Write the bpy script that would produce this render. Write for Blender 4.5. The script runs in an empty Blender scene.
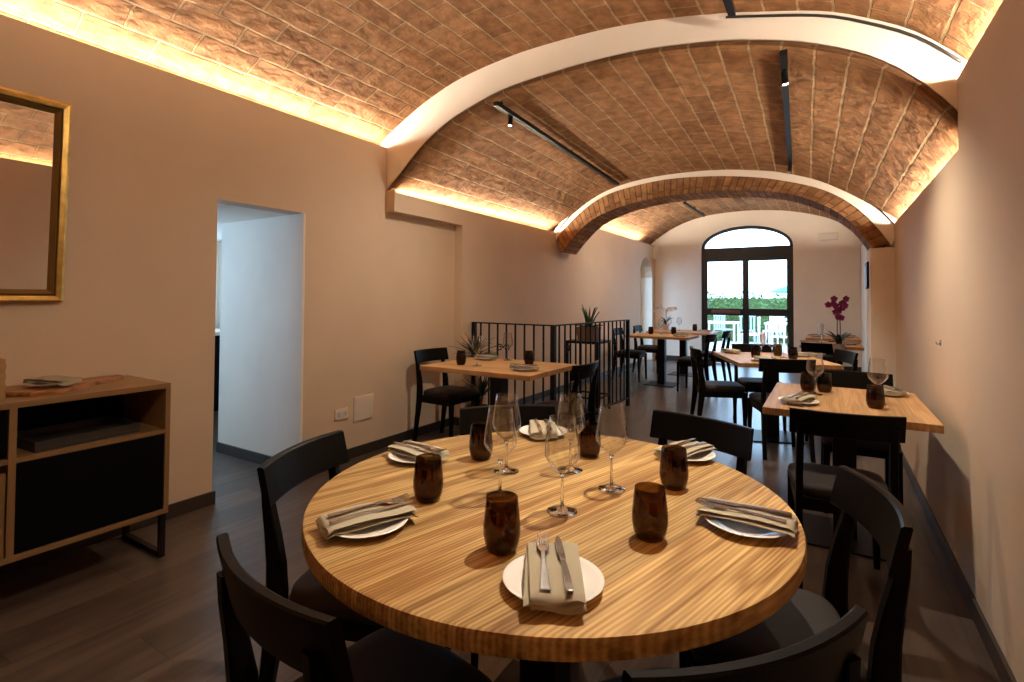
import bpy, bmesh, math, random
from mathutils import Vector, Matrix
from math import pi, sin, cos, radians as R
random.seed(7)
S = bpy.context.scene
COL = S.collection

# ------------------------------------------------------------------ camera
cam = bpy.data.cameras.new('camera'); camo = bpy.data.objects.new('camera', cam); COL.objects.link(camo)
cam.sensor_width = 36.0; cam.lens = 36.0*514.99/1024; cam.shift_y = -54.89/1024; cam.clip_start = .02
yaw, pitch, roll = .5497032, .0237007, .0058877
fw = Vector((-sin(yaw)*cos(pitch), cos(yaw)*cos(pitch), sin(pitch)))
rt = Vector((cos(yaw), sin(yaw), 0)); dn = -(rt.cross(fw))
r2 = rt*cos(roll)-dn*sin(roll); d2 = rt*sin(roll)+dn*cos(roll)
up = -d2; bk = -fw
camo.matrix_world = Matrix(((r2.x, up.x, bk.x, 0), (r2.y, up.y, bk.y, 0), (r2.z, up.z, bk.z, 1.3), (0, 0, 0, 1)))
S.camera = camo
# ------------------------------------------------------------------ view, world
S.view_settings.view_transform = 'Standard'; S.view_settings.look = 'None'
S.view_settings.gamma = 1.0; S.view_settings.use_curve_mapping = False
S.view_settings.exposure = 0.35
S.cycles.use_denoising = True
S.cycles.max_bounces = 10; S.cycles.transparent_max_bounces = 24; S.cycles.diffuse_bounces = 5
S.cycles.caustics_reflective = False; S.cycles.caustics_refractive = False
S.cycles.sample_clamp_indirect = 6.0
W = bpy.data.worlds.new('World'); S.world = W; W.use_nodes = True
bg = W.node_tree.nodes['Background']
bg.inputs[0].default_value = (.46, .70, 1.0, 1); bg.inputs[1].default_value = 7.5
WARM = (1.0, .84, .65); WARM_SPOT = (1.0, .85, .66)
LED_STRENGTH = 40.0; LED_WATT = 11.0

# ------------------------------------------------------------------ materials
def new_mat(name):
    m = bpy.data.materials.new(name); m.use_nodes = True
    nt = m.node_tree; return m, nt, nt.nodes['Principled BSDF']
def mat(name, col, rough=.5, metal=0.0, spec=.5, bump=0.0, bscale=200.0, var=0.0, vscale=6.0):
    m, nt, b = new_mat(name)
    b.inputs['Base Color'].default_value = (*col, 1); b.inputs['Roughness'].default_value = rough
    b.inputs['Metallic'].default_value = metal; b.inputs['Specular IOR Level'].default_value = spec
    if bump or var:
        tc = nt.nodes.new('ShaderNodeTexCoord')
    if bump:
        n = nt.nodes.new('ShaderNodeTexNoise'); n.inputs['Scale'].default_value = bscale; n.inputs['Detail'].default_value = 4
        nt.links.new(tc.outputs['Object'], n.inputs['Vector'])
        bp = nt.nodes.new('ShaderNodeBump'); bp.inputs['Strength'].default_value = bump; bp.inputs['Distance'].default_value = .01
        nt.links.new(n.outputs[0], bp.inputs['Height']); nt.links.new(bp.outputs[0], b.inputs['Normal'])
    if var:
        n2 = nt.nodes.new('ShaderNodeTexNoise'); n2.inputs['Scale'].default_value = vscale; n2.inputs['Detail'].default_value = 5
        nt.links.new(tc.outputs['Object'], n2.inputs['Vector'])
        mr = nt.nodes.new('ShaderNodeMapRange'); mr.inputs['From Min'].default_value = .3; mr.inputs['From Max'].default_value = .7
        mr.inputs['To Min'].default_value = 1-var; mr.inputs['To Max'].default_value = 1+var
        nt.links.new(n2.outputs[0], mr.inputs['Value'])
        mx = nt.nodes.new('ShaderNodeMix'); mx.data_type = 'RGBA'; mx.blend_type = 'MULTIPLY'; mx.inputs[0].default_value = 1
        mx.inputs[6].default_value = (*col, 1); nt.links.new(mr.outputs[0], mx.inputs[7]); nt.links.new(mx.outputs[2], b.inputs['Base Color'])
    return m
def emis(name, col, s):
    m, nt, b = new_mat(name)
    b.inputs['Base Color'].default_value = (0, 0, 0, 1)
    b.inputs['Emission Color'].default_value = (*col, 1); b.inputs['Emission Strength'].default_value = s
    return m
def math_node(nt, op, a, b=None):
    n = nt.nodes.new('ShaderNodeMath'); n.operation = op
    for i, v in enumerate((a, b)):
        if v is None: continue
        if isinstance(v, (int, float)): n.inputs[i].default_value = v
        else: nt.links.new(v, n.inputs[i])
    return n.outputs[0]
def wood(name, light, dark, plank=.14, along='Y', streak=55.0, contrast=1.0, rough=.42, rot=0.0, ring=.55, planklen=None, tone=.25, gap=0.0, bump=.08, bands=0.0, pitch=.011, spec=.5, mid=.52):
    """planks with streaky grain; grain runs along the given object axis (turned by rot about Z)"""
    m, nt, b = new_mat(name); L = nt.links.new
    tc = nt.nodes.new('ShaderNodeTexCoord'); mp = nt.nodes.new('ShaderNodeMapping')
    mp.inputs['Rotation'].default_value = {'Y': (0, 0, rot), 'X': (0, 0, pi/2+rot), 'Z': (pi/2, 0, 0)}[along]
    L(tc.outputs['Object'], mp.inputs['Vector'])
    sx = nt.nodes.new('ShaderNodeSeparateXYZ'); L(mp.outputs[0], sx.inputs[0])
    x, y, z = sx.outputs
    row = math_node(nt, 'FLOOR', math_node(nt, 'DIVIDE', x, plank))
    seed = row
    if planklen:
        off = math_node(nt, 'MULTIPLY', math_node(nt, 'FRACT', math_node(nt, 'MULTIPLY', row, .377)), planklen)
        yy = math_node(nt, 'DIVIDE', math_node(nt, 'ADD', y, off), planklen)
        seed = math_node(nt, 'ADD', row, math_node(nt, 'MULTIPLY', math_node(nt, 'FLOOR', yy), 17.3))
    wn = nt.nodes.new('ShaderNodeTexWhiteNoise'); wn.noise_dimensions = '1D'; L(seed, wn.inputs['W'])
    cb = nt.nodes.new('ShaderNodeCombineXYZ')
    L(math_node(nt, 'MULTIPLY', x, streak), cb.inputs[0])
    L(math_node(nt, 'MULTIPLY', y, 1.6), cb.inputs[1])
    L(math_node(nt, 'ADD', math_node(nt, 'MULTIPLY', z, streak), math_node(nt, 'MULTIPLY', wn.outputs['Value'], 40.0)), cb.inputs[2])
    n1 = nt.nodes.new('ShaderNodeTexNoise'); n1.inputs['Scale'].default_value = 1; n1.inputs['Detail'].default_value = 6; n1.inputs['Roughness'].default_value = .6
    L(cb.outputs[0], n1.inputs['Vector'])
    cb2 = nt.nodes.new('ShaderNodeCombineXYZ')
    L(math_node(nt, 'MULTIPLY', x, streak*.22), cb2.inputs[0]); L(math_node(nt, 'MULTIPLY', y, 1.1), cb2.inputs[1])
    L(math_node(nt, 'MULTIPLY', wn.outputs['Value'], 23.0), cb2.inputs[2])
    wv = nt.nodes.new('ShaderNodeTexNoise'); wv.inputs['Scale'].default_value = 1; wv.inputs['Detail'].default_value = 2
    L(cb2.outputs[0], wv.inputs['Vector'])
    rings = math_node(nt, 'ADD', math_node(nt, 'MULTIPLY', math_node(nt, 'SINE', math_node(nt, 'MULTIPLY', wv.outputs[0], 38.0)), .5*ring), .5)
    mixv = math_node(nt, 'ADD', math_node(nt, 'MULTIPLY', n1.outputs[0], .80), math_node(nt, 'MULTIPLY', rings, .25))
    if bands:
        cb3 = nt.nodes.new('ShaderNodeCombineXYZ'); L(math_node(nt, 'MULTIPLY', x, 5.0), cb3.inputs[0]); L(math_node(nt, 'MULTIPLY', y, 1.3), cb3.inputs[1]); L(math_node(nt, 'MULTIPLY', wn.outputs['Value'], 31.0), cb3.inputs[2])
        n4 = nt.nodes.new('ShaderNodeTexNoise'); n4.inputs['Scale'].default_value = 1; n4.inputs['Detail'].default_value = 1.5; L(cb3.outputs[0], n4.inputs['Vector'])
        ph = math_node(nt, 'ADD', math_node(nt, 'DIVIDE', x, pitch), math_node(nt, 'MULTIPLY', n4.outputs[0], (.07 if pitch < .0108 else .10)/pitch))
        sn = math_node(nt, 'SINE', math_node(nt, 'MULTIPLY', ph, 2*pi))
        mixv = math_node(nt, 'ADD', mixv, math_node(nt, 'MULTIPLY', math_node(nt, 'SUBTRACT', wv.outputs[0], .5), bands*7.0))
        mixv = math_node(nt, 'ADD', mixv, math_node(nt, 'MULTIPLY', math_node(nt, 'MULTIPLY', sn, bands), math_node(nt, 'ADD', .35, rings)))
    b.inputs['Specular IOR Level'].default_value = spec
    mr = nt.nodes.new('ShaderNodeMapRange'); c = .22/contrast
    mr.inputs['From Min'].default_value = mid-c; mr.inputs['From Max'].default_value = mid+c; L(mixv, mr.inputs['Value'])
    mx = nt.nodes.new('ShaderNodeMix'); mx.data_type = 'RGBA'; L(mr.outputs[0], mx.inputs[0])
    mx.inputs[6].default_value = (*dark, 1); mx.inputs[7].default_value = (*light, 1)
    tn = nt.nodes.new('ShaderNodeMapRange'); tn.inputs['To Min'].default_value = 1-tone; tn.inputs['To Max'].default_value = 1+tone*.7
    L(wn.outputs['Value'], tn.inputs['Value'])
    m2 = nt.nodes.new('ShaderNodeMix'); m2.data_type = 'RGBA'; m2.blend_type = 'MULTIPLY'; m2.inputs[0].default_value = 1
    L(mx.outputs[2], m2.inputs[6]); L(tn.outputs[0], m2.inputs[7])
    out = m2.outputs[2]; h = mixv
    if gap:
        fx = math_node(nt, 'FRACT', math_node(nt, 'DIVIDE', x, plank))
        g1 = math_node(nt, 'LESS_THAN', fx, gap/plank)
        g2 = math_node(nt, 'LESS_THAN', math_node(nt, 'FRACT', yy), gap/planklen)
        g = math_node(nt, 'MAXIMUM', g1, g2)
        m3 = nt.nodes.new('ShaderNodeMix'); m3.data_type = 'RGBA'; L(g, m3.inputs[0]); L(out, m3.inputs[6])
        m3.inputs[7].default_value = (dark[0]*.8, dark[1]*.8, dark[2]*.8, 1); out = m3.outputs[2]
        h = math_node(nt, 'SUBTRACT', mixv, math_node(nt, 'MULTIPLY', g, 2.0))
    L(out, b.inputs['Base Color']); b.inputs['Roughness'].default_value = rough
    bp = nt.nodes.new('ShaderNodeBump'); bp.inputs['Strength'].default_value = bump; bp.inputs['Distance'].default_value = .01
    L(h, bp.inputs['Height']); L(bp.outputs[0], b.inputs['Normal'])
    return m
def brick(name, c1, c2, mortar, bw=.28, rh=.135, ms=.008, bump=.8, offset=.5, rough_noise=1.0, cross=.0):
    m, nt, b = new_mat(name); L = nt.links.new
    uv = nt.nodes.new('ShaderNodeUVMap'); uv.uv_map = 'UVMap'
    nz = nt.nodes.new('ShaderNodeTexNoise'); nz.inputs['Scale'].default_value = 5; nz.inputs['Detail'].default_value = 5
    L(uv.outputs[0], nz.inputs['Vector'])
    nz2 = nt.nodes.new('ShaderNodeTexNoise'); nz2.inputs['Scale'].default_value = 11; nz2.inputs['Detail'].default_value = 5; nz2.inputs['Roughness'].default_value = .55
    L(uv.outputs[0], nz2.inputs['Vector'])
    vm = nt.nodes.new('ShaderNodeVectorMath'); vm.operation = 'SCALE'; vm.inputs['Scale'].default_value = .022
    L(nz.outputs['Color'], vm.inputs[0])
    va = nt.nodes.new('ShaderNodeVectorMath'); va.operation = 'ADD'; L(uv.outputs[0], va.inputs[0]); L(vm.outputs[0], va.inputs[1])
    vm3 = nt.nodes.new('ShaderNodeVectorMath'); vm3.operation = 'SCALE'; vm3.inputs['Scale'].default_value = .012*rough_noise
    L(nz2.outputs['Color'], vm3.inputs[0])
    vb = nt.nodes.new('ShaderNodeVectorMath'); vb.operation = 'ADD'; L(va.outputs[0], vb.inputs[0]); L(vm3.outputs[0], vb.inputs[1])
    bt = nt.nodes.new('ShaderNodeTexBrick'); L(vb.outputs[0], bt.inputs['Vector'])
    bt.inputs['Scale'].default_value = 1; bt.inputs['Brick Width'].default_value = bw; bt.inputs['Row Height'].default_value = rh
    bt.inputs['Mortar Size'].default_value = ms; bt.inputs['Mortar Smooth'].default_value = .35; bt.offset = offset
    bt.inputs['Color1'].default_value = (*c1, 1); bt.inputs['Color2'].default_value = (*c2, 1); bt.inputs['Mortar'].default_value = (*mortar, 1)
    mr = nt.nodes.new('ShaderNodeMapRange'); mr.inputs['From Min'].default_value = .3; mr.inputs['From Max'].default_value = .7
    mr.inputs['To Min'].default_value = .62; mr.inputs['To Max'].default_value = 1.28; L(nz2.outputs[0], mr.inputs['Value'])
    mx = nt.nodes.new('ShaderNodeMix'); mx.data_type = 'RGBA'; mx.blend_type = 'MULTIPLY'; mx.inputs[0].default_value = 1
    sw = nt.nodes.new('ShaderNodeSeparateXYZ'); L(vb.outputs[0], sw.inputs[0])
    dd = math_node(nt, 'ABSOLUTE', math_node(nt, 'SUBTRACT', math_node(nt, 'FRACT', math_node(nt, 'DIVIDE', sw.outputs[1], rh)), .5))
    rowm = math_node(nt, 'GREATER_THAN', dd, .5-1.3*ms/rh)
    weak = math_node(nt, 'MULTIPLY', math_node(nt, 'MULTIPLY', bt.outputs['Fac'], math_node(nt, 'SUBTRACT', 1.0, rowm)), cross)
    mw_ = nt.nodes.new('ShaderNodeMix'); mw_.data_type = 'RGBA'; L(weak, mw_.inputs[0]); L(bt.outputs['Color'], mw_.inputs[6])
    mw_.inputs[7].default_value = tuple((a+c_)/2 for a, c_ in zip(c1, c2))+(1,)
    L(mw_.outputs[2], mx.inputs[6]); L(mr.outputs[0], mx.inputs[7]); L(mx.outputs[2], b.inputs['Base Color'])
    b.inputs['Roughness'].default_value = .85; b.inputs['Specular IOR Level'].default_value = .2
    sv = nt.nodes.new('ShaderNodeSeparateXYZ'); L(vb.outputs[0], sv.inputs[0])
    rw = nt.nodes.new('ShaderNodeTexWhiteNoise'); rw.noise_dimensions = '1D'; L(math_node(nt, 'FLOOR', math_node(nt, 'DIVIDE', sv.outputs[1], rh)), rw.inputs['W'])
    step = math_node(nt, 'MULTIPLY', rw.outputs['Value'], .9*rough_noise)
    h = math_node(nt, 'ADD', math_node(nt, 'SUBTRACT', step, math_node(nt, 'MULTIPLY', bt.outputs['Fac'], 1.3)), math_node(nt, 'MULTIPLY', nz2.outputs[0], .8*rough_noise))
    bp = nt.nodes.new('ShaderNodeBump'); bp.inputs['Strength'].default_value = bump; bp.inputs['Distance'].default_value = .026
    L(h, bp.inputs['Height']); L(bp.outputs[0], b.inputs['Normal'])
    return m
def thin_glass(name, tint=(1, 1, 1), ior=1.45, rough=0.0, refl=1.0):
    m, nt, b = new_mat(name); L = nt.links.new; nt.nodes.remove(b)
    o = nt.nodes['Material Output']
    t = nt.nodes.new('ShaderNodeBsdfTransparent'); t.inputs[0].default_value = (*tint, 1)
    g = nt.nodes.new('ShaderNodeBsdfGlossy'); g.inputs['Roughness'].default_value = rough
    f = nt.nodes.new('ShaderNodeFresnel'); f.inputs[0].default_value = ior
    ge = nt.nodes.new('ShaderNodeNewGeometry')
    fac = math_node(nt, 'MULTIPLY', math_node(nt, 'MULTIPLY', f.outputs[0], refl), math_node(nt, 'SUBTRACT', 1.0, ge.outputs['Backfacing']))
    mx = nt.nodes.new('ShaderNodeMixShader'); L(fac, mx.inputs[0]); L(t.outputs[0], mx.inputs[1]); L(g.outputs[0], mx.inputs[2]); L(mx.outputs[0], o.inputs[0])
    return m
def solid_glass(name):
    m, nt, b = new_mat(name); b.inputs['Base Color'].default_value = (1, 1, 1, 1); b.inputs['Roughness'].default_value = 0
    b.inputs['Transmission Weight'].default_value = 1; b.inputs['IOR'].default_value = 1.48; return m
def clear_glass(name):
    m, nt, b = new_mat(name); L = nt.links.new; nt.nodes.remove(b); o = nt.nodes['Material Output']
    g = nt.nodes.new('ShaderNodeBsdfGlossy'); g.inputs['Roughness'].default_value = 0.02
    t = nt.nodes.new('ShaderNodeBsdfTransparent'); t.inputs[0].default_value = (.98, .98, .975, 1); mx = nt.nodes.new('ShaderNodeMixShader')
    lw = nt.nodes.new('ShaderNodeLayerWeight'); lw.inputs['Blend'].default_value = .5
    fac = math_node(nt, 'ADD', .05, math_node(nt, 'MULTIPLY', math_node(nt, 'POWER', lw.outputs['Facing'], 2.8), .85))
    L(fac, mx.inputs[0])
    L(t.outputs[0], mx.inputs[1]); L(g.outputs[0], mx.inputs[2]); L(mx.outputs[0], o.inputs[0]); return m
M = {}
M['plaster'] = mat('plaster', (.665, .53, .39), .75, bump=.05, bscale=60, var=.03, vscale=2.5)
M['plaster_white'] = mat('plaster_white', (.88, .82, .74), .75, bump=.06, bscale=70, var=.03, vscale=3)
M['brick'] = brick('vault_brick', (.385, .197, .092), (.265, .127, .056), (.50, .345, .195), bw=.34, rh=.168, ms=.009, bump=1.0, rough_noise=1.25, cross=.6)
M['brick_arch'] = brick('arch_brick', (.37, .19, .085), (.22, .105, .045), (.15, .08, .038), bw=.34, rh=.072, ms=.006, bump=.8)
M['floor'] = wood('plank_tile', (.122, .088, .068), (.042, .030, .024), plank=.225, along='Y', streak=26, contrast=.8, rough=.30, planklen=1.25, tone=.35, gap=.004, bump=.12)
M['skirting'] = mat('skirting', (.035, .027, .023), .4)
M['black_wood'] = mat('black_wood', (.0055, .0045, .004), .38, spec=.07, bump=.02, bscale=120)
M['seat_fabric'] = mat('seat_fabric', (.020, .017, .016), .7, spec=.25, bump=.05, bscale=500)
M['black_metal'] = mat('black_metal', (.007, .007, .008), .42, spec=.2)
M['round_top'] = wood('round_oak', (.64, .435, .18), (.25, .125, .038), plank=.21, along='Y', streak=62, contrast=1.15, rot=R(15), ring=.55, tone=.26, bands=.085, pitch=.0105, rough=.58, spec=.22, mid=.575)
M['top_x'] = wood('oak_grain_wide', (.64, .41, .19), (.37, .20, .08), plank=.13, along='X', streak=60, contrast=.85, tone=.2, bands=.07, rough=.5, spec=.35)
M['top_y'] = wood('oak_grain_deep', (.64, .40, .19), (.35, .19, .08), plank=.14, along='Y', streak=60, contrast=.85, tone=.24, bands=.08, rough=.5, spec=.35)
M['cabinet'] = wood('cabinet_oak', (.34, .21, .095), (.22, .125, .052), plank=.3, along='Y', streak=70, contrast=.7, tone=.12)
M['cabinet_v'] = wood('cabinet_oak_upright', (.35, .22, .10), (.23, .135, .056), plank=.3, along='Z', streak=70, contrast=.7, tone=.12)
M['crate'] = wood('crate_pine', (.58, .38, .17), (.42, .25, .10), plank=.09, along='Y', streak=40, tone=.1)
M['olive'] = wood('olive_wood', (.45, .22, .08), (.16, .065, .025), plank=.2, along='Y', streak=40, contrast=1.4, ring=1.0)
M['black_panel'] = mat('black_panel', (.0025, .0025, .004), .6, spec=.08)
M['gold'] = mat('gilt', (.56, .38, .11), .34, metal=.85, bump=.15, bscale=60, var=.25, vscale=18)
M['gold_dark'] = mat('gilt_worn', (.22, .13, .04), .45, metal=.7, bump=.1, bscale=80)
M['mirror'] = mat('mirror_glass', (.86, .84, .80), .01, metal=1.0)
M['china'] = mat('china', (.80, .79, .76), .18)
M['linen'] = mat('linen', (.37, .335, .25), .9, spec=.1, bump=.12, bscale=700)
M['steel'] = mat('steel', (.50, .50, .50), .2, metal=1.0)
M['amber'] = thin_glass('amber_glass', (.43, .30, .17), 1.5)
M['clear'] = clear_glass('clear_glass')
M['solid_glass'] = solid_glass('solid_glass'); M['pane'] = thin_glass('pane_glass', (.95, .97, .97), 1.45)
M['cover_white'] = mat('cover_white', (.76, .66, .55), .6); M['frame'] = mat('door_black', (.012, .013, .013), .4)
M['socket'] = mat('socket_plastic', (.75, .70, .62), .4)
M['leaf'] = mat('leaf_green', (.035, .085, .028), .45, var=.35, vscale=30)
M['leaf_dark'] = mat('leaf_dark', (.018, .035, .016), .45)
M['hedge'] = mat('hedge_leaf', (.05, .095, .014), .6, var=.4, vscale=9)
M['petal_purple'] = mat('petal_purple', (.34, .02, .21), .6)
M['petal_white'] = mat('petal_white', (.75, .73, .72), .6)
M['stem'] = mat('flower_stem', (.05, .06, .025), .5)
M['pot_white'] = mat('pot_white', (.62, .58, .53), .35)
M['pot_brown'] = mat('pot_brown', (.20, .105, .055), .6)
M['pot_dark'] = mat('pot_dark', (.03, .027, .025), .5)
M['soil'] = mat('soil', (.03, .02, .014), .95, bump=.5, bscale=90)
M['led'] = emis('led_diffuser', WARM, LED_STRENGTH); M['led_far'] = emis('led_diffuser_far', WARM, LED_STRENGTH*1.4)
M['lens'] = emis('lamp_lens', (1.0, .86, .66), 120.0)
M['white_plastic'] = mat('white_plastic', (.70, .66, .60), .4)
M['out_white'] = mat('outdoor_white', (.72, .73, .74), .5)
M['out_grey'] = mat('outdoor_grey', (.30, .33, .36), .5); M['out_red'] = mat('outdoor_red', (.50, .12, .06), .5)
M['terrace'] = mat('terrace_stone', (.55, .53, .50), .8, bump=.2, bscale=20, var=.1)
M['teal'] = mat('teal_canvas', (.05, .42, .50), .7)
M['handle_wood'] = mat('handle_wood', (.16, .055, .03), .45)

# ------------------------------------------------------------------ mesh helpers
def link(name, bm, m, parent=None, smooth=False, auto=None):
    bmesh.ops.recalc_face_normals(bm, faces=bm.faces)
    me = bpy.data.meshes.new(name); bm.to_mesh(me); bm.free()
    me.materials.append(m if not isinstance(m, str) else M[m])
    if smooth:
        me.shade_smooth()
        if auto is not None: me.set_sharp_from_angle(angle=R(auto))
    o = bpy.data.objects.new(name, me); COL.objects.link(o)
    if parent is not None: o.parent = parent
    return o
def obj(name, bm, m, parent=None, **k): return link(name, bm, m, parent, **k)
def tag(o, label, cat, group=None, kind=None):
    o['label'] = label; o['category'] = cat
    if group: o['group'] = group
    if kind: o['kind'] = kind
    return o
def thing(name, label, cat, loc=(0, 0, 0), rz=0, group=None):
    o = bpy.data.objects.new(name, None); COL.objects.link(o); o.empty_display_size = .1
    o.location = loc; o.rotation_euler = (0, 0, rz); tag(o, label, cat, group); return o
def struct(name, bm, m, **k):
    o = link(name, bm, m, **k); o['kind'] = 'structure'; return o
def copy_tree(o, parent=None):
    c = o.copy(); COL.objects.link(c); c.parent = parent
    for ch in list(o.children): copy_tree(ch, c)
    return c
def place(proto, used, loc, rz, label, group=None, scale=None):
    """first call moves the prototype itself, later calls copy it with its parts"""
    o = proto if not used else copy_tree(proto)
    used.append(1)
    o.location = loc; o.rotation_euler = (0, 0, rz); o['label'] = label
    if group: o['group'] = group
    if scale: o.scale = (scale,)*3
    return o
def B(): return bmesh.new()
def box(bm, x0, x1, y0, y1, z0, z1, bev=0.0, rot=None):
    vs = [Vector((x, y, z)) for x in (x0, x1) for y in (y0, y1) for z in (z0, z1)]
    if rot: vs = [rot @ v for v in vs]
    v = [bm.verts.new(p) for p in vs]
    fs = [bm.faces.new([v[i] for i in f]) for f in ((0, 1, 3, 2), (4, 6, 7, 5), (0, 4, 5, 1), (2, 3, 7, 6), (0, 2, 6, 4), (1, 5, 7, 3))]
    if bev:
        es = list({e for f in fs for e in f.edges})
        bmesh.ops.bevel(bm, geom=es, offset=bev, segments=2, affect='EDGES', profile=.6)
    return bm
def lathe(bm, prof, seg=28, c=(0, 0, 0), close=False):
    """profile of (radius, z); radius 0 makes a pole"""
    rings = []
    for r, z in prof:
        if r < 1e-6: rings.append([bm.verts.new((c[0], c[1], c[2]+z))])
        else: rings.append([bm.verts.new((c[0]+r*cos(2*pi*i/seg), c[1]+r*sin(2*pi*i/seg), c[2]+z)) for i in range(seg)])
    for a, b in zip(rings, rings[1:]):
        for i in range(seg):
            j = (i+1) % seg
            if len(a) == 1 and len(b) == 1: continue
            if len(a) == 1: bm.faces.new((a[0], b[i], b[j]))
            elif len(b) == 1: bm.faces.new((a[i], b[0], a[j]))
            else: bm.faces.new((a[i], b[i], b[j], a[j]))
    return bm
def loft(bm, rings, caps=True, closed=False):
    rr = [[bm.verts.new(p) for p in r] for r in rings]
    n = len(rr[0])
    pairs = list(zip(rr, rr[1:]))+([(rr[-1], rr[0])] if closed else [])
    for a, b in pairs:
        for i in range(n):
            j = (i+1) % n; bm.faces.new((a[i], a[j], b[j], b[i]))
    if caps and not closed: bm.faces.new(rr[0][::-1]); bm.faces.new(rr[-1])
    return bm
def tube(bm, pts, rad, seg=8, sx=1.0):
    pts = [Vector(p) for p in pts]; rings = []
    prev = None
    for i, p in enumerate(pts):
        d = (pts[min(i+1, len(pts)-1)]-pts[max(i-1, 0)]).normalized()
        if prev is None: u = d.orthogonal().normalized()
        else: u = (prev-d*prev.dot(d)).normalized()
        prev = u; w = d.cross(u)
        r = rad[i] if isinstance(rad, (list, tuple)) else rad
        rings.append([p+u*r*cos(2*pi*k/seg)+w*r*sx*sin(2*pi*k/seg) for k in range(seg)])
    return loft(bm, rings)
def bar(bm, stations):
    """square section bar through (x,y,z,halfx,halfy) stations, corners eased"""
    rings = []
    for x, y, z, hx, hy in stations:
        e = .22
        rings.append([(x+sx*hx*ax, y+sy*hy*ay, z) for sx, sy, ax, ay in
                      ((-1, -1, 1-e, 1), (1, -1, 1-e, 1), (1, -1, 1, 1-e), (1, 1, 1, 1-e), (1, 1, 1-e, 1), (-1, 1, 1-e, 1), (-1, 1, 1, 1-e), (-1, -1, 1, 1-e))])
    return loft(bm, rings)
def prism(bm, poly, axis, a, b):
    """extrude a polygon given in the two axes other than `axis`"""
    def P(u, v, t): return {'x': (t, u, v), 'y': (u, t, v), 'z': (u, v, t)}[axis]
    A = [bm.verts.new(P(u, v, a)) for u, v in poly]; C = [bm.verts.new(P(u, v, b)) for u, v in poly]
    bm.faces.new(A[::-1]); bm.faces.new(C)
    n = len(poly)
    for i in range(n):
        j = (i+1) % n; bm.faces.new((A[i], A[j], C[j], C[i]))
    return bm
def resample(pts, n):
    pts = [Vector(p) for p in pts]
    # smooth through Catmull-Rom then resample by length
    fine = []
    for i in range(len(pts)-1):
        p0 = pts[max(i-1, 0)]; p1 = pts[i]; p2 = pts[i+1]; p3 = pts[min(i+2, len(pts)-1)]
        for k in range(12):
            t = k/12
            fine.append(.5*((2*p1)+(p2-p0)*t+(2*p0-5*p1+4*p2-p3)*t*t+(3*p1-p0-3*p2+p3)*t**3))
    fine.append(pts[-1])
    L = [0]
    for a, b in zip(fine, fine[1:]): L.append(L[-1]+(b-a).length)
    out = []; j = 0
    for i in range(n):
        d = L[-1]*i/(n-1)
        while j < len(L)-2 and L[j+1] < d: j += 1
        t = 0 if L[j+1] == L[j] else (d-L[j])/(L[j+1]-L[j])
        out.append(fine[j].lerp(fine[j+1], min(max(t, 0), 1)))
    return out
def sheet(name, rows, m, uv_u, smooth=True):
    """rows of equal length points -> quads with metric UVs (u = uv_u(row), v = arc length)"""
    bm = B(); uvl = bm.loops.layers.uv.new('UVMap')
    g = [[bm.verts.new(p) for p in r] for r in rows]
    arc = []
    for r in rows:
        a = [0]
        for p, q in zip(r, r[1:]): a.append(a[-1]+(Vector(q)-Vector(p)).length)
        arc.append(a)
    mid = arc[len(arc)//2]
    for i in range(len(rows)-1):
        for j in range(len(rows[0])-1):
            f = bm.faces.new((g[i][j], g[i+1][j], g[i+1][j+1], g[i][j+1]))
            for lp, (a, b) in zip(f.loops, ((i, j), (i+1, j), (i+1, j+1), (i, j+1))):
                lp[uvl].uv = (uv_u[a], mid[b])
    me = bpy.data.meshes.new(name); bm.to_mesh(me); bm.free(); me.materials.append(M[m])
    if smooth: me.shade_smooth()
    o = bpy.data.objects.new(name, me); COL.objects.link(o); o['kind'] = 'structure'
    return o

# ------------------------------------------------------------------ room shell
XL, XL2, XR = -3.3, -3.2, .51
YB, YE = -2.4, 11.2
def arch1_y(x): return 3.265+(x-XL)*(3.03-3.265)/(XR-XL)
def arch2_y(x): return 6.38+(x-XL2)*(5.67-6.38)/(XR-XL2)
bm = B(); box(bm, -7.0, .7, YB-.1, YE+.1, -.08, 0); struct('floor', bm, 'floor')

# profiles (x, z) of the vaults, measured in their arch planes
P1 = [(-3.445, 2.545), (-3.43, 2.62), (-3.34, 2.70), (-3.23, 2.755), (-3.139, 2.80), (-2.842, 2.925), (-2.462, 3.03), (-1.966, 3.08), (-1.543, 3.077), (-1.174, 3.052), (-.847, 3.006),
      (-.556, 2.945), (-.344, 2.89), (-.013, 2.789), (.196, 2.682), (.35, 2.581), (.458, 2.48), (.54, 2.39), (.61, 2.31), (.66, 2.225)]
P2 = [(-3.37, 2.145), (-3.34, 2.21), (-3.25, 2.285), (-3.13, 2.37), (-2.98, 2.49), (-2.82, 2.60), (-2.563, 2.722), (-2.258, 2.805), (-1.978, 2.855), (-1.542, 2.872), (-1.174, 2.866), (-.848, 2.835), (-.502, 2.775),
      (-.246, 2.704), (-.08, 2.643), (.134, 2.535), (.273, 2.434), (.385, 2.322), (.473, 2.215), (.535, 2.12), (.61, 2.01), (.66, 1.905)]
P2F = [(-3.37, 2.145), (-3.36, 2.22), (-3.28, 2.31), (-3.13, 2.38), (-2.94, 2.465), (-2.609, 2.64), (-2.274, 2.74), (-1.868, 2.785), (-1.432, 2.782), (-.962, 2.74), (-.54, 2.66), (-.283, 2.579), (-.043, 2.475),
      (.182, 2.33), (.367, 2.19), (.48, 2.10), (.575, 2.02), (.63, 1.955), (.66, 1.905)]
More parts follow.
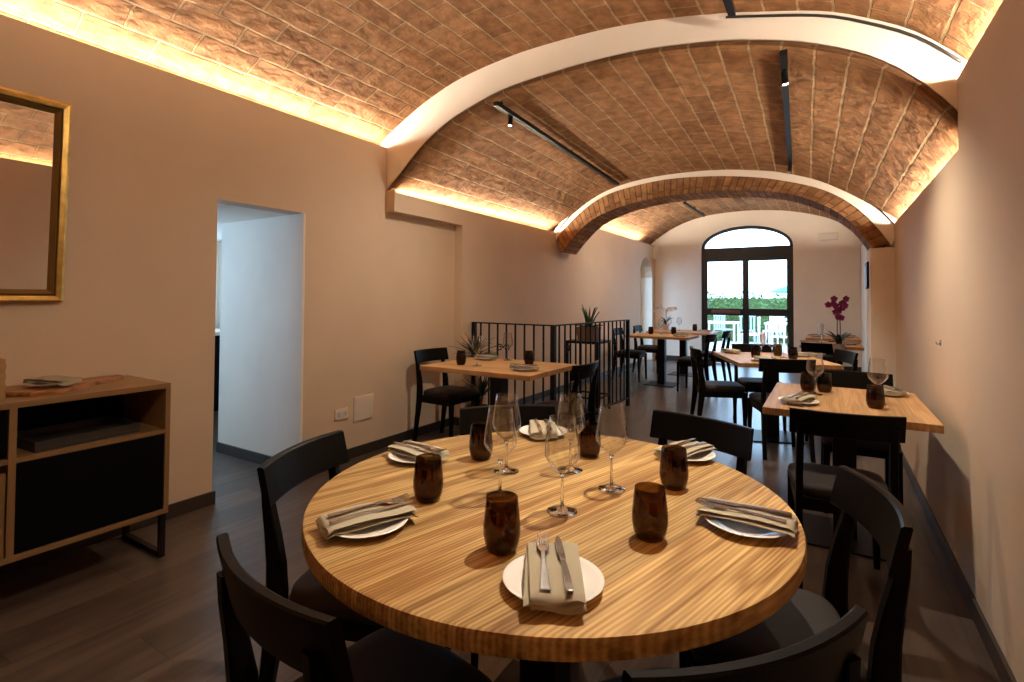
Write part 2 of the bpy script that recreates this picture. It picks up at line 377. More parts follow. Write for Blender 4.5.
P3 = [(-3.37, 2.375), (-3.34, 2.46), (-3.22, 2.56), (-3.07, 2.67), (-2.80, 2.83), (-2.45, 2.965), (-2.05, 3.05), (-1.55, 3.08), (-1.10, 3.07), (-.67, 3.02), (-.25, 2.92), (.13, 2.77), (.40, 2.54), (.55, 2.38), (.63, 2.28), (.66, 2.185)]
N = 60
def vec2(P): return [(x, 0, z) for x, z in P]
Q1 = resample(vec2(P1), N); Q2 = resample(vec2(P2), N); Q3 = resample(vec2(P3), N); Q2F = resample(vec2(P2F), N)
def vault(name, ya, yb, Qa, Qb, n, endring=0.0):
    rows = []; us = []
    if endring:
        rows.append([(p.x, ya(p.x), p.z) for p in Qa]); us.append(-endring)
    for i in range(n+1):
        t = i/n; r = []
        for p, q in zip(Qa, Qb):
            x = p.x*(1-t)+q.x*t; z = p.z*(1-t)+q.z*t
            r.append((x, ya(x)*(1-t)+yb(x)*t, z))
        if endring and True:
            # vault proper hangs a little below the end ring
            k = []
            for j, p in enumerate(r):
                a = Vector(r[max(j-1, 0)]); b = Vector(r[min(j+1, len(r)-1)]); d = (b-a).normalized()
                nrm = Vector((d.z, 0, -d.x))
                k.append(tuple(Vector(p)+nrm*endring))
            r = k
        rows.append(r); us.append((ya(-1.4)*(1-t)+yb(-1.4)*t))
    return sheet(name, rows, 'brick', us)
vault('ceiling', lambda x: YB-.05, lambda x: arch1_y(x)+.01, Q1, Q1, 10)
vault('ceiling.001', lambda x: arch1_y(x)+.004, lambda x: arch2_y(x)+.02, Q2, Q2F, 8, endring=.028)
vault('ceiling.002', lambda x: arch2_y(x)+.5, lambda x: YE+.02, Q3, Q3, 8)
# unseen slab added over the vaults to keep sky light out
bm = B(); box(bm, -3.75, .85, YB-.2, YE+.2, 3.3, 3.4); struct('light_seal_slab', bm, 'plaster')

# white diaphragm arch between first and second vault
def arch_ring(name, Qo, Qi, yf, depth, m, kind_uv=False, radial=None):
    """front face between outer and inner curve, soffit along the inner curve, back face"""
    bm = B(); uvl = bm.loops.layers.uv.new('UVMap')
    n = len(Qo); arc = [0]
    for a, b in zip(Qi, Qi[1:]): arc.append(arc[-1]+(b-a).length)
    rows = [[bm.verts.new((p.x, yf(p.x), p.z)) for p in Qo], [bm.verts.new((p.x, yf(p.x), p.z)) for p in Qi],
            [bm.verts.new((p.x, yf(p.x)+depth, p.z)) for p in Qi], [bm.verts.new((p.x, yf(p.x)+depth, p.z)) for p in Qo]]
    wid = (Qo[n//2]-Qi[n//2]).length
    us = [0, wid, wid+depth, 2*wid+depth]
    for i in range(3):
        for j in range(n-1):
            f = bm.faces.new((rows[i][j], rows[i+1][j], rows[i+1][j+1], rows[i][j+1]))
            for lp, (a, b) in zip(f.loops, ((i, j), (i+1, j), (i+1, j+1), (i, j+1))): lp[uvl].uv = (us[a], arc[b])
    for j in (0, n-1):
        bm.faces.new([rows[i][j] for i in range(4)])
    for j in range(n-1): bm.faces.new((rows[0][j], rows[0][j+1], rows[3][j+1], rows[3][j]))
    o = link(name, bm, m, smooth=True, auto=35); o['kind'] = 'structure'; return o
Q2up = [Vector((p.x, 0, p.z+.004)) for p in Q2]
def clampx(Q, a, b): return [Vector((min(max(p.x, a), b), 0, p.z)) for p in Q]
Q1out = [Vector((p.x, 0, p.z+.12)) for p in Q1]
arch_ring('arch', clampx(Q1out, XL-.1, .6), clampx(Q2up, XL-.02, .6), lambda x: arch1_y(x), .10, 'plaster_white')
# second arch: white band, then brick voussoir ring with a deep soffit
A2o = [(-3.28, 2.13), (-3.173, 2.235), (-2.94, 2.445), (-2.609, 2.64), (-2.274, 2.74), (-1.868, 2.785), (-1.432, 2.782), (-.962, 2.74), (-.54, 2.66), (-.283, 2.579), (-.043, 2.475), (.182, 2.327), (.367, 2.173), (.493, 2.016), (.56, 1.91)]
A2m = [(-3.22, 2.08), (-3.143, 2.184), (-2.827, 2.43), (-2.53, 2.59), (-2.199, 2.672), (-1.645, 2.71), (-1.113, 2.668), (-.677, 2.592), (-.347, 2.497), (-.043, 2.373), (.181, 2.212), (.366, 1.996), (.491, 1.79)]
A2i = [(-3.098, 1.935), (-2.937, 2.10), (-2.65, 2.32), (-2.273, 2.445), (-1.779, 2.51), (-1.205, 2.505), (-.733, 2.461), (-.376, 2.383), (-.112, 2.268), (.105, 2.117), (.252, 1.943), (.351, 1.777)]
RA = [resample(vec2(P), 50) for P in (A2o, A2m, A2i)]
arch_ring('arch.001', [Vector((p.x, 0, p.z+.06)) for p in RA[0]], RA[1], lambda x: arch2_y(x), .10, 'plaster_white')
A2mo = [Vector((p.x, 0, p.z+.03)) for p in RA[1]]
arch_ring('arch.002', A2mo, RA[2], lambda x: arch2_y(x)+.012, .46, 'brick_arch')
# filling above the brick arch up to the third vault (its back side)
bm = B()
up_ = [Vector((p.x, 0, 3.35)) for p in RA[1]]
o = arch_ring('arch.003', up_, RA[1], lambda x: arch2_y(x)+.11, .38, 'plaster_white')

# left wall, first part, with the passage doorway and the shallow recess under the second bay
bm = B()
D0, D1, DH = 1.80, 2.43, 1.92
for y0, y1, z0, z1 in ((YB, D0, 0, 2.54), (D0, D1+.02, DH, 2.54), (D1+.02, 3.27, 0, 2.54), (3.27, 4.30, 0, 2.10)):
    box(bm, XL-.15, XL, y0, y1, z0, z1)
box(bm, XL-.025, XL, YB, 3.27, 2.54, 2.62)
struct('wall_left', bm, 'plaster')
bm = B()   # upper beam and wall of the second bay
box(bm, XL2-.13, XL2, 3.262, 3.2755, 2.05, 2.235)
box(bm, XL2-.25, XL2, 3.275, 4.24, 2.05, 2.14); box(bm, XL2-.25, XL2, 4.24, 10.1, 0, 2.14)
box(bm, XL2-.022, XL2, 3.275, 6.85, 2.14, 2.215); box(bm, XL2-.25, XL2, 6.85, 10.1, 2.14, 2.37)
box(bm, XL2-.022, XL2, 6.85, YE, 2.37, 2.45)
# arched side opening near the back wall
oy0, oy1 = 10.12, 10.98
pts = [(10.1, 0), (oy0, 0), (oy0, 1.75)]+[(10.55-.43*cos(t*pi/10), 1.75+.42*sin(t*pi/10)) for t in range(1, 10)]+[(oy1, 1.75), (oy1, 0), (YE, 0), (YE, 2.37), (10.1, 2.37)]
prism(bm, pts, 'x', XL2-.25, XL2)
struct('wall_left.001', bm, 'plaster')
bm = B(); box(bm, XL2-.30, XL2-.25, 10.86, oy1+.05, 0, 2.25); box(bm, XL2-.30, XL2-.25, oy0-.05, 10.86, 2.0, 2.25); box(bm, XL2-.30, XL2-.25, oy0-.05, 10.86, 0, .1)
box(bm, XL2-.25, XL2-.001, oy1-.004, oy1+.01, 0, 1.76); struct('wall_niche', bm, 'plaster_white')
bm = B(); box(bm, XL2-.29, XL2-.284, oy0, 10.86, .1, 2.0); w1 = struct('window_1', bm, 'pane')
bm = B(); box(bm, XL2-.30, XL2-.26, 10.12, 10.16, .1, 2.0); box(bm, XL2-.30, XL2-.26, 10.82, 10.86, .1, 2.0); box(bm, XL2-.30, XL2-.26, 10.16, 10.82, .1, .15); box(bm, XL2-.30, XL2-.26, 10.16, 10.82, 1.95, 2.0); link('window_frame', bm, 'frame', w1)
bm = B(); box(bm, -3.75, -3.62, YB-.1, D0-.02, 0, 3.35); box(bm, -3.75, -3.62, D0-.02, D1+.02, DH+.05, 3.35); box(bm, -3.75, -3.62, D1+.02, 10.0, 0, 3.35)
box(bm, -3.75, -3.62, 10.0, YE+.1, 2.3, 3.35); struct('light_seal_wall', bm, 'plaster')  # unseen outer shell, added so no sky light leaks in behind the coves
# right wall
bm = B(); box(bm, XR, XR+.25, YB, 3.03, 0, 2.22); box(bm, XR, XR+.022, YB, 3.03, 2.22, 2.31)
box(bm, XR, XR+.25, 3.03, YE, 0, 1.90); box(bm, XR, XR+.022, 3.03, 5.68, 1.90, 1.985); box(bm, XR, XR+.25, 5.68, YE, 1.90, 2.18); box(bm, XR, XR+.022, 6.2, YE, 2.18, 2.27)
box(bm, XR+.2, XR+.3, YB-.1, YE+.1, 0, 3.35)  # outer skin added on this side against the same sky leak
struct('wall_right', bm, 'plaster')
bm = B(); box(bm, .33, XR+.01, 5.66, 6.16, 0, 1.775, bev=.004); struct('pillar', bm, 'plaster_white')
# back wall with the arched glazed door
dx0, dx1, zs, zt = -2.245, -.555, 2.36, 2.785
cxd = (dx0+dx1)/2; hw = (dx1-dx0)/2
def door_arch(inset, n=24): return [(cxd-(hw-inset)*cos(pi*i/n), zs+(zt-zs-inset)*sin(pi*i/n)) for i in range(n+1)]
bm = B(); pts = [(XL2-.1, 0), (dx0, 0)]+door_arch(0)+[(dx1, 0), (XR+.2, 0), (XR+.2, 3.35), (XL2-.6, 3.35), (XL2-.6, 0)]
prism(bm, pts, 'y', YE, YE+.35); struct('wall_back', bm, 'plaster_white')
# wall behind the camera
bm = B(); box(bm, XL-.4, XR+.3, YB-.15, YB, 0, 3.35); struct('wall_front', bm, 'plaster')
# passage: side walls, lintel and the room beyond with its window
bm = B(); box(bm, -4.38, XL-.15, D1, D1+.14, 0, 2.3); box(bm, XL-.15, XL-.001, D1, D1+.0198, 0, DH); struct('wall_passage', bm, 'plaster_white')
bm = B(); 
box(bm, -6.9, XL-.15, D0-.94, D0-.80, 0, 1.25); box(bm, -6.9, XL-.15, D0-.94, D0-.80, 2.0, 2.1); box(bm, -6.9, -4.95, D0-.94, D0-.80, 1.25, 2.0); box(bm, -4.1, XL-.15, D0-.94, D0-.80, 1.25, 2.0)
struct('wall_passage.001', bm, 'plaster_white')
bm = B(); box(bm, -4.95, -4.1, D0-.88, D0-.86, 1.25, 2.0); w4 = struct('unseen_fill_window', bm, 'pane')  # out of view, added to throw daylight onto the passage wall
fb = B()
for a in (-4.95, -4.55, -4.15): box(fb, a, a+.05, D0-.90, D0-.84, 1.25, 2.0)
box(fb, -4.95, -4.1, D0-.90, D0-.84, 1.25, 1.30); box(fb, -4.95, -4.1, D0-.90, D0-.84, 1.95, 2.0); link('window_frame', fb, 'frame', w4)
bm = B(); box(bm, -6.9, XL-.1, D0-.9, D1+1.4, 2.02, 2.12); box(bm, -4.38, XL-.15, D0, D1, DH, 2.02); struct('ceiling_passage', bm, 'plaster_white')
bm = B(); wy0, wy1 = D0-.6, D1+1.0
box(bm, -6.9, -6.75, D0-.9, wy0, 0, 2.1); box(bm, -6.9, -6.75, wy1, D1+1.4, 0, 2.1); box(bm, -6.9, -6.75, wy0, wy1, 0, .95); box(bm, -6.9, -6.75, wy0, wy1, 2.0, 2.1)
box(bm, -6.9, -4.38, D1+1.28, D1+1.4, 0, 2.1)
box(bm, -4.5, -4.38, D1+.14, D1+1.3, 0, 2.1)
struct('wall_passage.002', bm, 'plaster_white')
bm = B(); box(bm, -6.80, -6.76, wy0, wy1, .95, 2.0)
w3 = struct('window_3', bm, 'pane')
fb = B()
for a, b_ in ((wy0, wy0+.05), (wy1-.05, wy1), ((wy0+wy1)/2-.03, (wy0+wy1)/2+.03)): box(fb, -6.82, -6.74, a, b_, .95, 2.0)
box(fb, -6.82, -6.74, wy0, wy1, .95, 1.0); box(fb, -6.82, -6.74, wy0, wy1, 1.95, 2.0); link('window_frame', fb, 'frame', w3)
# skirting boards
bm = B(); T = .014; Hs = .08
box(bm, XL, XL+T, YB, D0, 0, Hs); box(bm, XL-.15, XL+T, D0-T*0, D0+T, 0, Hs); box(bm, XL, XL+T, D1, 4.24, 0, Hs)
box(bm, -4.38, XL+T, D1-T, D1, 0, Hs); struct('baseboard_left', bm, 'skirting')
bm = B(); box(bm, XL-.0, XL2+T, 4.24-T, 4.24, 0, Hs); box(bm, XL2, XL2+T, 4.24, oy0, 0, Hs); struct('baseboard_left.001', bm, 'skirting')
bm = B(); box(bm, XR-T, XR, YB, 5.66, 0, Hs, bev=.002); struct('baseboard_right', bm, 'skirting')
bm = B(); box(bm, .33-T, .33, 5.66, 6.16, 0, Hs); box(bm, .33, XR, 5.66-T, 5.66, 0, Hs); struct('baseboard_pillar', bm, 'skirting')
bm = B(); box(bm, XL2, dx0, YE-T, YE, 0, .1); box(bm, dx1, XR, YE-T, YE, 0, .1); struct('baseboard_back', bm, 'skirting')

# LED strips in the coves
def led(x, y0, y1, z, label, m='led'):
    bm = B(); s = 1 if x < -1 else -1; x -= .012*s; box(bm, x-.004, x+.004, y0, y1, z-.012, z)
    l = bpy.data.lights.new('strip_light', 'AREA'); l.shape = 'RECTANGLE'; l.size = .012; l.size_y = y1-y0; l.color = WARM
    l.energy = LED_WATT*(y1-y0)*(1.35 if m == 'led_far' else 1.0)
    lo = bpy.data.objects.new('strip_light', l); COL.objects.link(lo)
    e = R(28); lo.location = (x+.008*s, (y0+y1)/2, z+.004); lo.rotation_euler = (0, -s*(pi/2+e), 0)
    return tag(obj('led_strip', bm, m), label, 'light strip', 'cove light strips')
led(XL-.05, YB+.05, 3.24, 2.612, 'warm light strip in the left cove of the nearest vault')
led(XR+.046, YB+.05, 3.0, 2.302, 'warm light strip in the right cove of the nearest vault')
led(XL2-.048, 3.33, 6.30, 2.207, 'warm light strip in the left cove of the middle vault')
led(XR+.046, 3.10, 5.62, 1.977, 'warm light strip in the right cove of the middle vault')
led(XL2-.048, 6.90, 10.3, 2.442, 'warm light strip in the left cove of the far vault', 'led_far')
led(XR+.046, 6.3, 10.0, 2.262, 'warm light strip in the right cove of the far vault', 'led_far')

# glazed double door in the back wall
dr = bpy.data.objects.new('door_1', None); COL.objects.link(dr); dr['kind'] = 'structure'
yf0, yf1 = YE+.06, YE+.13
def strip(bm, outer, inner, y0, y1):
    n = len(outer)
    g = [[bm.verts.new((p[0], y, p[1])) for p in c] for c, y in ((outer, y0), (inner, y0), (inner, y1), (outer, y1))]
    for k in range(4):
        for i in range(n-1): bm.faces.new((g[k][i], g[k][i+1], g[(k+1) % 4][i+1], g[(k+1) % 4][i]))
    for i in (0, n-1): bm.faces.new([g[k][i] for k in range(4)])
bm = B(); strip(bm, [(dx0, 0)]+door_arch(0)+[(dx1, 0)], [(dx0+.06, 0)]+door_arch(.06)+[(dx1-.06, 0)], yf0, yf1)
box(bm, dx0+.05, dx1-.05, yf0, yf1, 2.135, 2.36); link('door_frame', bm, 'frame', dr)
for side, (a, b_) in (('l', (dx0+.06, cxd-.0005)), ('r', (cxd+.0005, dx1-.06))):
    bm = B(); y0, y1 = yf0+.01, yf1-.015
    box(bm, a, a+.055, y0, y1, .01, 2.135); box(bm, b_-.055, b_, y0, y1, .01, 2.135)
    for z0, z1 in ((.01, .14), (.98, 1.12), (2.08, 2.135)): box(bm, a+.055, b_-.055, y0, y1, z0, z1)
    lf = link('door_leaf', bm, 'frame', dr)
    bm = B()
    for z0, z1 in ((.14, .98), (1.12, 2.08)): box(bm, a+.055, b_-.055, yf0+.03, yf0+.036, z0, z1)
    link('glass_pane', bm, 'pane', lf)
    if side == 'l':
        bm = B(); box(bm, a+.14, b_-.10, y0-.05, y0-.028, 1.02, 1.085, bev=.006); box(bm, a+.17, a+.2, y0-.03, y0+.002, 1.035, 1.07); box(bm, b_-.16, b_-.13, y0-.03, y0+.002, 1.035, 1.07)
        h = link('door_handle', bm, 'handle_wood', lf); h['label'] = 'brown push bar'
bm = B(); prism(bm, door_arch(.055), 'y', yf0+.03, yf0+.036); link('fanlight_pane', bm, 'pane', dr)

# sky portals for cleaner daylight
def portal(loc, rot, sx, sy):
    l = bpy.data.lights.new('daylight_portal', 'AREA'); l.shape = 'RECTANGLE'; l.size = sx; l.size_y = sy; l.cycles.is_portal = True
    o = bpy.data.objects.new('daylight_portal', l); COL.objects.link(o); o.location = loc; o.rotation_euler = rot
portal((cxd, YE+.36, 1.4), (R(-90), 0, 0), 1.7, 2.8)
portal((-6.95, (wy0+wy1)/2, 1.475), (0, R(-90), 0), 1.1, wy1-wy0)
portal((XL2-.34, 10.49, 1.05), (0, R(-90), 0), 1.9, .74)
portal((-4.525, D0-.96, 1.625), (R(90), 0, 0), .85, .75)

# ------------------------------------------------------------------ chairs
def make_chair():
    t = thing('dining_chair', '', 'chair')
    bm = B()
    rings = []
    for z, s in ((.420, .985), (.426, 1.0), (.448, 1.0), (.462, .975), (.470, .90), (.473, .70)):
        r = []
        for k in range(36):
            a = 2*pi*k/36; ca, sa = cos(a), sin(a)
            e = .38
            u = math.copysign(abs(ca)**e, ca); v = math.copysign(abs(sa)**e, sa)
            y = v*.196*s; w = (.196+.010*v)*s
            r.append((u*w, y, z))
        rings.append(r)
    loft(bm, rings); obj('seat', bm, 'seat_fabric', t, smooth=True, auto=50)
    bm = B()
    for s in (-1, 1): box(bm, s*.176-.011, s*.176+.011, -.19, .178, .362, .4205)
    box(bm, -.174, .174, .155, .178, .372, .4205); box(bm, -.17, .17, -.208, -.184, .366, .4205)
    obj('seat_frame', bm, 'black_wood', t)
    for s in (-1, 1):
        bm = B(); bar(bm, [(s*.184, .178, 0, .0125, .0125), (s*.181, .174, .22, .016, .016), (s*.177, .170, .40, .020, .020), (s*.177, .170, .4195, .020, .020)])
        obj('front_leg', bm, 'black_wood', t)
        bm = B(); st = []
        for y, z, hy in ((-.262, 0, .014), (-.245, .12, .018), (-.226, .26, .023), (-.212, .38, .028), (-.208, .46, .029), (-.213, .54, .026), (-.226, .62, .021), (-.243, .70, .015), (-.252, .76, .010)):
            st.append((s*(.178-.012*z/.75+.004), y, z, .0145, hy))
        bar(bm, st); obj('rear_leg', bm, 'black_wood', t)
    bm = B(); n = 16; rings = []
    for i in range(n+1):
        x = -.212+.424*i/n; yo = -.262+.038*(x/.212)**2
        drop = 0.0
        th = .0115
        zz = [(-1, .712), (-1, .816), (-.6, .82), (.6, .82), (1, .816), (1, .712), (.5, .707), (-.5, .707)]
        rings.append([(x, yo+a*th-.030*(z-.69)/.13+.012, z) for a, z in zz])
    loft(bm, rings); obj('backrest', bm, 'black_wood', t, smooth=True, auto=25)
    return t
chair = make_chair(); chair_used = []
def chair_at(mx, my, fx, fy, label, group):
    """backrest top middle at (mx,my), chair faces (fx,fy)"""
    d = Vector((fx, fy)).normalized()
    rz = math.atan2(-d.x, d.y)
    return place(chair, chair_used, (mx+d.x*.25, my+d.y*.25, 0), rz, label, group)
G1 = 'black chairs around the round table'; G2 = 'black chairs at the square tables'
chair_at(-1.442, 1.073, .93, .33, 'black wooden chair at the left of the round table, nearest the passage doorway', G1)
chair_at(-.842, .552, .16, .98, 'black wooden chair at bottom left of the picture, seen from above its curved back', G1)
chair_at(-.083, .813, -.78, .62, 'black wooden chair at bottom centre right, only its curved top rail showing', G1)
chair_at(.096, 1.588, -.97, -.25, 'black wooden chair at the right of the round table, side-on with wide curved back', G1)
chair_at(-.44, 2.185, -.30, -.93, 'black wooden chair on the far right side of the round table, its back turned', G1)
chair_at(-1.215, 1.95, .66, -.75, 'black wooden chair behind the wine glasses on the far side of the round table', G1)
chair_at(-3.185, 3.735, 1, -.05, 'black chair against the left wall at the small table by the railing', G2)
chair_at(-1.54, 3.60, -1, .02, 'black chair between the railing table and the walkway, back to the room', G2)
chair_at(.063, 2.64, -.12, .99, 'black chair at the near end of the square table by the right wall', G2)
chair_at(.145, 4.16, .05, -1, 'black chair at the far end of the square table by the right wall', G2)
chair_at(-1.14, 5.36, .93, .37, 'black chair in mid room, side-on left of the table with three glasses', G2)
chair_at(-.28, 4.76, -.37, .93, 'black chair with its back in front of the table with three glasses', G2)
chair_at(-.70, 6.13, .37, -.93, 'black chair on the far side of the table with three glasses', G2)
chair_at(.155, 5.83, -.93, -.37, 'black chair right of the table with three glasses, below the purple orchid', G2)
chair_at(-2.95, 8.12, 1, 0, 'black chair seen through the iron railing at the far left table', G2)
chair_at(-1.37, 7.60, -.98, .1, 'black chair at the right end of the front table of the far left pair', G2)
chair_at(-1.33, 8.60, -1, .05, 'black chair at the rearmost left table, silhouetted against the glass door', G2)
chair_at(-2.95, 9.15, 1, 0, 'black chair at the rearmost left table, beside the white orchid wall', G2)
chair_at(-.05, 6.72, .05, 1, 'black chair in front of the far right tables, left of the orchid', G2)

# ------------------------------------------------------------------ tables
t = thing('round_table', 'round striped oak dining table on a black pedestal in the foreground', 'table', (-.698, 1.335, 0))
bm = B(); lathe(bm, [(0, .706), (.640, .706), (.653, .710), (.6545, .718), (.6545, .741), (.652, .748), (.646, .75), (0, .75)], 96)
obj('tabletop', bm, 'round_top', t, smooth=True, auto=30)
bm = B(); box(bm, -.055, .055, -.055, .055, .012, .696, bev=.004); box(bm, -.22, .22, -.22, .22, .696, .706); obj('pedestal', bm, 'black_metal', t)
bm = B(); box(bm, -.27, .27, -.27, .27, 0, .012, bev=.003); obj('base_plate', bm, 'black_metal', t)
def square_table(cx, cy, w, d, rz, m, label, post=(0.055, 0.055)):
    t = thing('square_table', label, 'table', (cx, cy, 0), rz, 'square oak tables')
    bm = B(); box(bm, -w/2, w/2, -d/2, d/2, .713, .75, bev=.003); obj('tabletop', bm, m, t)
    bm = B(); box(bm, -post[0], post[0], -post[1], post[1], .01, .705, bev=.003); box(bm, -.2, .2, -.2, .2, .703, .713); obj('pedestal', bm, 'black_metal', t)
    bm = B(); box(bm, -.22, .22, -.22, .22, 0, .01, bev=.002); obj('base_plate', bm, 'black_metal', t)
    return t
square_table(-2.315, 3.585, 1.03, .79, 0, 'top_x', 'light oak square table in front of the iron railing')
square_table(.072, 3.408, .725, .925, 0, 'top_y', 'oak square table close to the right wall, behind the round table')
square_table(-.465, 5.49, .84, 1.0, R(22.5), 'top_y', 'oak table set with three wine glasses in the middle of the room')
square_table(-2.17, 7.95, .95, .70, 0, 'top_x', 'front table of the far left pair, past the railing')
square_table(-2.14, 9.2, 1.08, .78, 0, 'top_x', 'rear table of the far left pair, carrying the white orchid')
square_table(.03, 7.62, .66, .72, 0, 'top_x', 'nearer oak table in the far right corner behind the purple orchid')
square_table(.06, 9.05, .68, .74, 0, 'top_x', 'farther oak table in the far right corner against the back wall')

# ------------------------------------------------------------------ tableware prototypes
def make_plate():
    bm = B(); lathe(bm, [(0, .004), (.050, .004), (.052, 0), (.056, 0), (.060, .005), (.088, .0135), (.0955, .0165), (.097, .018), (.095, .0195), (.086, .0165), (.062, .0095), (.055, .0085), (0, .0085)], 48)
    return tag(obj('plate', bm, 'china', smooth=True, auto=60), '', 'plate')
def make_napkin():
    bm = B(); L2, W2 = .108, .050
    for k, (dx, z0, sc, ph) in enumerate(((.004, .0, 1.0, .3), (-.004, .0052, .985, 1.4), (.003, .0102, .97, 2.4))):
        n, mm = 22, 8; th = .0034; top = []; bot = []
        for i in range(n+1):
            y = (-1+2*i/n)*L2*sc; a = []; b_ = []
            for j in range(mm+1):
                x = (-1+2*j/mm)*W2*(1+.05*y/L2*(-1)**k)+dx
                edge = 1-(abs(2*j/mm-1))**6
                droop = -.010*max(0, abs(y)/L2-.88)/.12*(1+.5*sin(x*70+ph))
                z = .0255+z0+.0016*sin(y*38+ph)+.0016*sin(x*80+ph*2)+droop
                a.append((x, y, z+th*.5*edge+.0006)); b_.append((x, y, z-th*.5*edge-.0006))
            top.append(a); bot.append(b_)
        loft(bm, [tp+bt[::-1] for tp, bt in zip(top, bot)])
    return tag(obj('napkin', bm, 'linen', smooth=True, auto=60), '', 'napkin')
NT = .0418
def make_fork():
    bm = B(); r = []
    for y, w, z in ((-.100, .0085, 0), (-.098, .0105, .0), (-.06, .0085, .001), (-.01, .0045, .003), (.025, .0045, .0045), (.036, .0095, .0035), (.046, .0125, .002), (.058, .0128, .0015)):
        r.append([(-w, y, z), (w, y, z), (w*.8, y, z+.0032), (-w*.8, y, z+.0032)])
    loft(bm, r)
    for k in range(4):
        x = -.0098+k*.00653; q = []
        for y, w, z in ((.055, .0021, .0017), (.075, .0019, .002), (.092, .0016, .0045), (.101, .0008, .0075)): q.append([(x-w, y, z), (x+w, y, z), (x+w, y, z+.0025), (x-w, y, z+.0025)])
        loft(bm, q)
    return tag(obj('fork', bm, 'steel', smooth=True, auto=35), '', 'fork')
def make_knife():
    bm = B(); r = []
    for y, w, z, h in ((-.106, .006, 0, .005), (-.103, .008, 0, .006), (-.05, .0078, .0, .006), (-.006, .0058, .0005, .005), (.004, .0055, .001, .004), (.008, .0078, .0015, .002), (.05, .0088, .0015, .0016), (.085, .0075, .0015, .0014), (.100, .0042, .0015, .0012), (.106, .0012, .0015, .001)):
        r.append([(-w, y, z), (w*.75, y, z), (w*.75, y, z+h), (-w*.8, y, z+h)])
    loft(bm, r); return tag(obj('table_knife', bm, 'steel', smooth=True, auto=35), '', 'knife')
def make_tumbler():
    bm = B()
    outer = [(0, 0), (.027, 0), (.0325, .003), (.0375, .018), (.0410, .038), (.0408, .056), (.0378, .086), (.0345, .115)]
    inner = [(.033, .115), (.0363, .086), (.0392, .056), (.0393, .039), (.0357, .020), (.029, .010), (0, .009)]
    lathe(bm, outer+[(.0338, .1162)]+inner, 40)
    return tag(obj('tumbler', bm, 'amber', smooth=True, auto=60), '', 'tumbler')
def make_wine():
    bm = B()
    t = thing('wine_glass', '', 'wine glass')
    lathe(bm, [(0, 0), (.038, 0), (.0395, .0012), (.038, .0025), (.020, .0045), (.008, .009), (.0042, .016), (.0036, .05), (.0036, .085), (.0055, .0945), (.008, .0975), (0, .0975)], 36)
    obj('stem', bm, 'solid_glass', t, smooth=True, auto=70); bm = B()
    prof = [(0, .098), (.0075, .0985), (.014, .104), (.028, .117), (.041, .133), (.0458, .143), (.0462, .150), (.043, .180), (.0375, .215), (.0335, .243),
            (.0330, .2436), (.0325, .243), (.0367, .215), (.0422, .180), (.0454, .150), (.045, .1435), (.0402, .134), (.0272, .1182), (.013, .1055), (0, .1005)]
    lathe(bm, prof, 44)
    obj('bowl', bm, 'clear', t, smooth=True, auto=70)
    return t
PR = dict(plate=make_plate(), napkin=make_napkin(), fork=make_fork(), knife=make_knife(), tumbler=make_tumbler(), wine=make_wine())
US = {k: [] for k in PR}
def setting(x, y, ang, where, z=.75, spread=0.0, cut=True, jitter=0.0):
    """plate with folded napkin, fork and knife on it; ang = direction the tines point"""
    d = Vector((cos(ang), sin(ang))); rz = ang-pi/2+jitter; n = Vector((d.y, -d.x))
    place(PR['plate'], US['plate'], (x, y, z), rz, 'white round side plate '+where, 'white side plates')
    place(PR['napkin'], US['napkin'], (x, y, z), rz, 'folded beige linen napkin '+where, 'folded beige napkins')
    if cut:
        a = Vector((cos(rz+pi/2), sin(rz+pi/2))); b_ = Vector((a.y, -a.x))
        p = Vector((x, y))-b_*(.018)+a*.012; q = Vector((x, y))+b_*(.020)+a*.010
        place(PR['fork'], US['fork'], (p.x, p.y, z+NT-.003), rz, 'silver fork on the napkin '+where, 'forks on napkins')
        place(PR['knife'], US['knife'], (q.x, q.y, z+NT-.002), rz+.05, 'silver knife on the napkin '+where, 'knives on napkins')
def tumbler(x, y, where, z=.75): return place(PR['tumbler'], US['tumbler'], (x, y, z+.0005), random.uniform(0, 6), 'dark amber glass tumbler '+where, 'amber tumblers')
def wine(x, y, where, z=.75): return place(PR['wine'], US['wine'], (x, y, z+.0005), random.uniform(0, 6), 'clear stemmed wine glass '+where, 'clear wine glasses')
TC = (-.69, 1.333)
def toward(x, y, c=TC): return math.atan2(c[1]-y, c[0]-x)
for x, y, w, j in ((-.452, .895, 'at the near edge of the round table', .02), (-.945, .885, 'at the left edge of the round table', .12), (-1.20, 1.345, 'at the far left of the round table behind a tumbler', -.1),
                   (-.172, 1.372, 'at the right edge of the round table', -.10), (-.425, 1.86, 'at the far right of the round table by a chair', .1), (-.985, 1.855, 'at the far edge of the round table behind wine glasses', .05)):
    setting(x, y, toward(x, y), w, jitter=j)
for x, y, w in ((-.931, 1.089, 'beside the left plate of the round table'), (-.611, .961, 'in front on the round table, left of the near plate'), (-.353, 1.191, 'on the round table left of the right-edge plate'),
                (-.386, 1.54, 'on the round table in front of the far right plate'), (-1.015, 1.46, 'on the round table left of the wine glasses'), (-.715, 1.689, 'on the round table behind the right-hand wine glasses')):
    tumbler(x, y, w)
for x, y, w in ((-.785, 1.224, 'leftmost on the round table, behind the front tumbler'), (-.874, 1.399, 'on the round table, second from left and farther back'), (-.589, 1.216, 'nearest the camera in the middle of the round table'),
                (-.706, 1.517, 'farthest of the group in the middle of the round table'), (-.537, 1.434, 'rightmost on the round table')):
    wine(x, y, w)
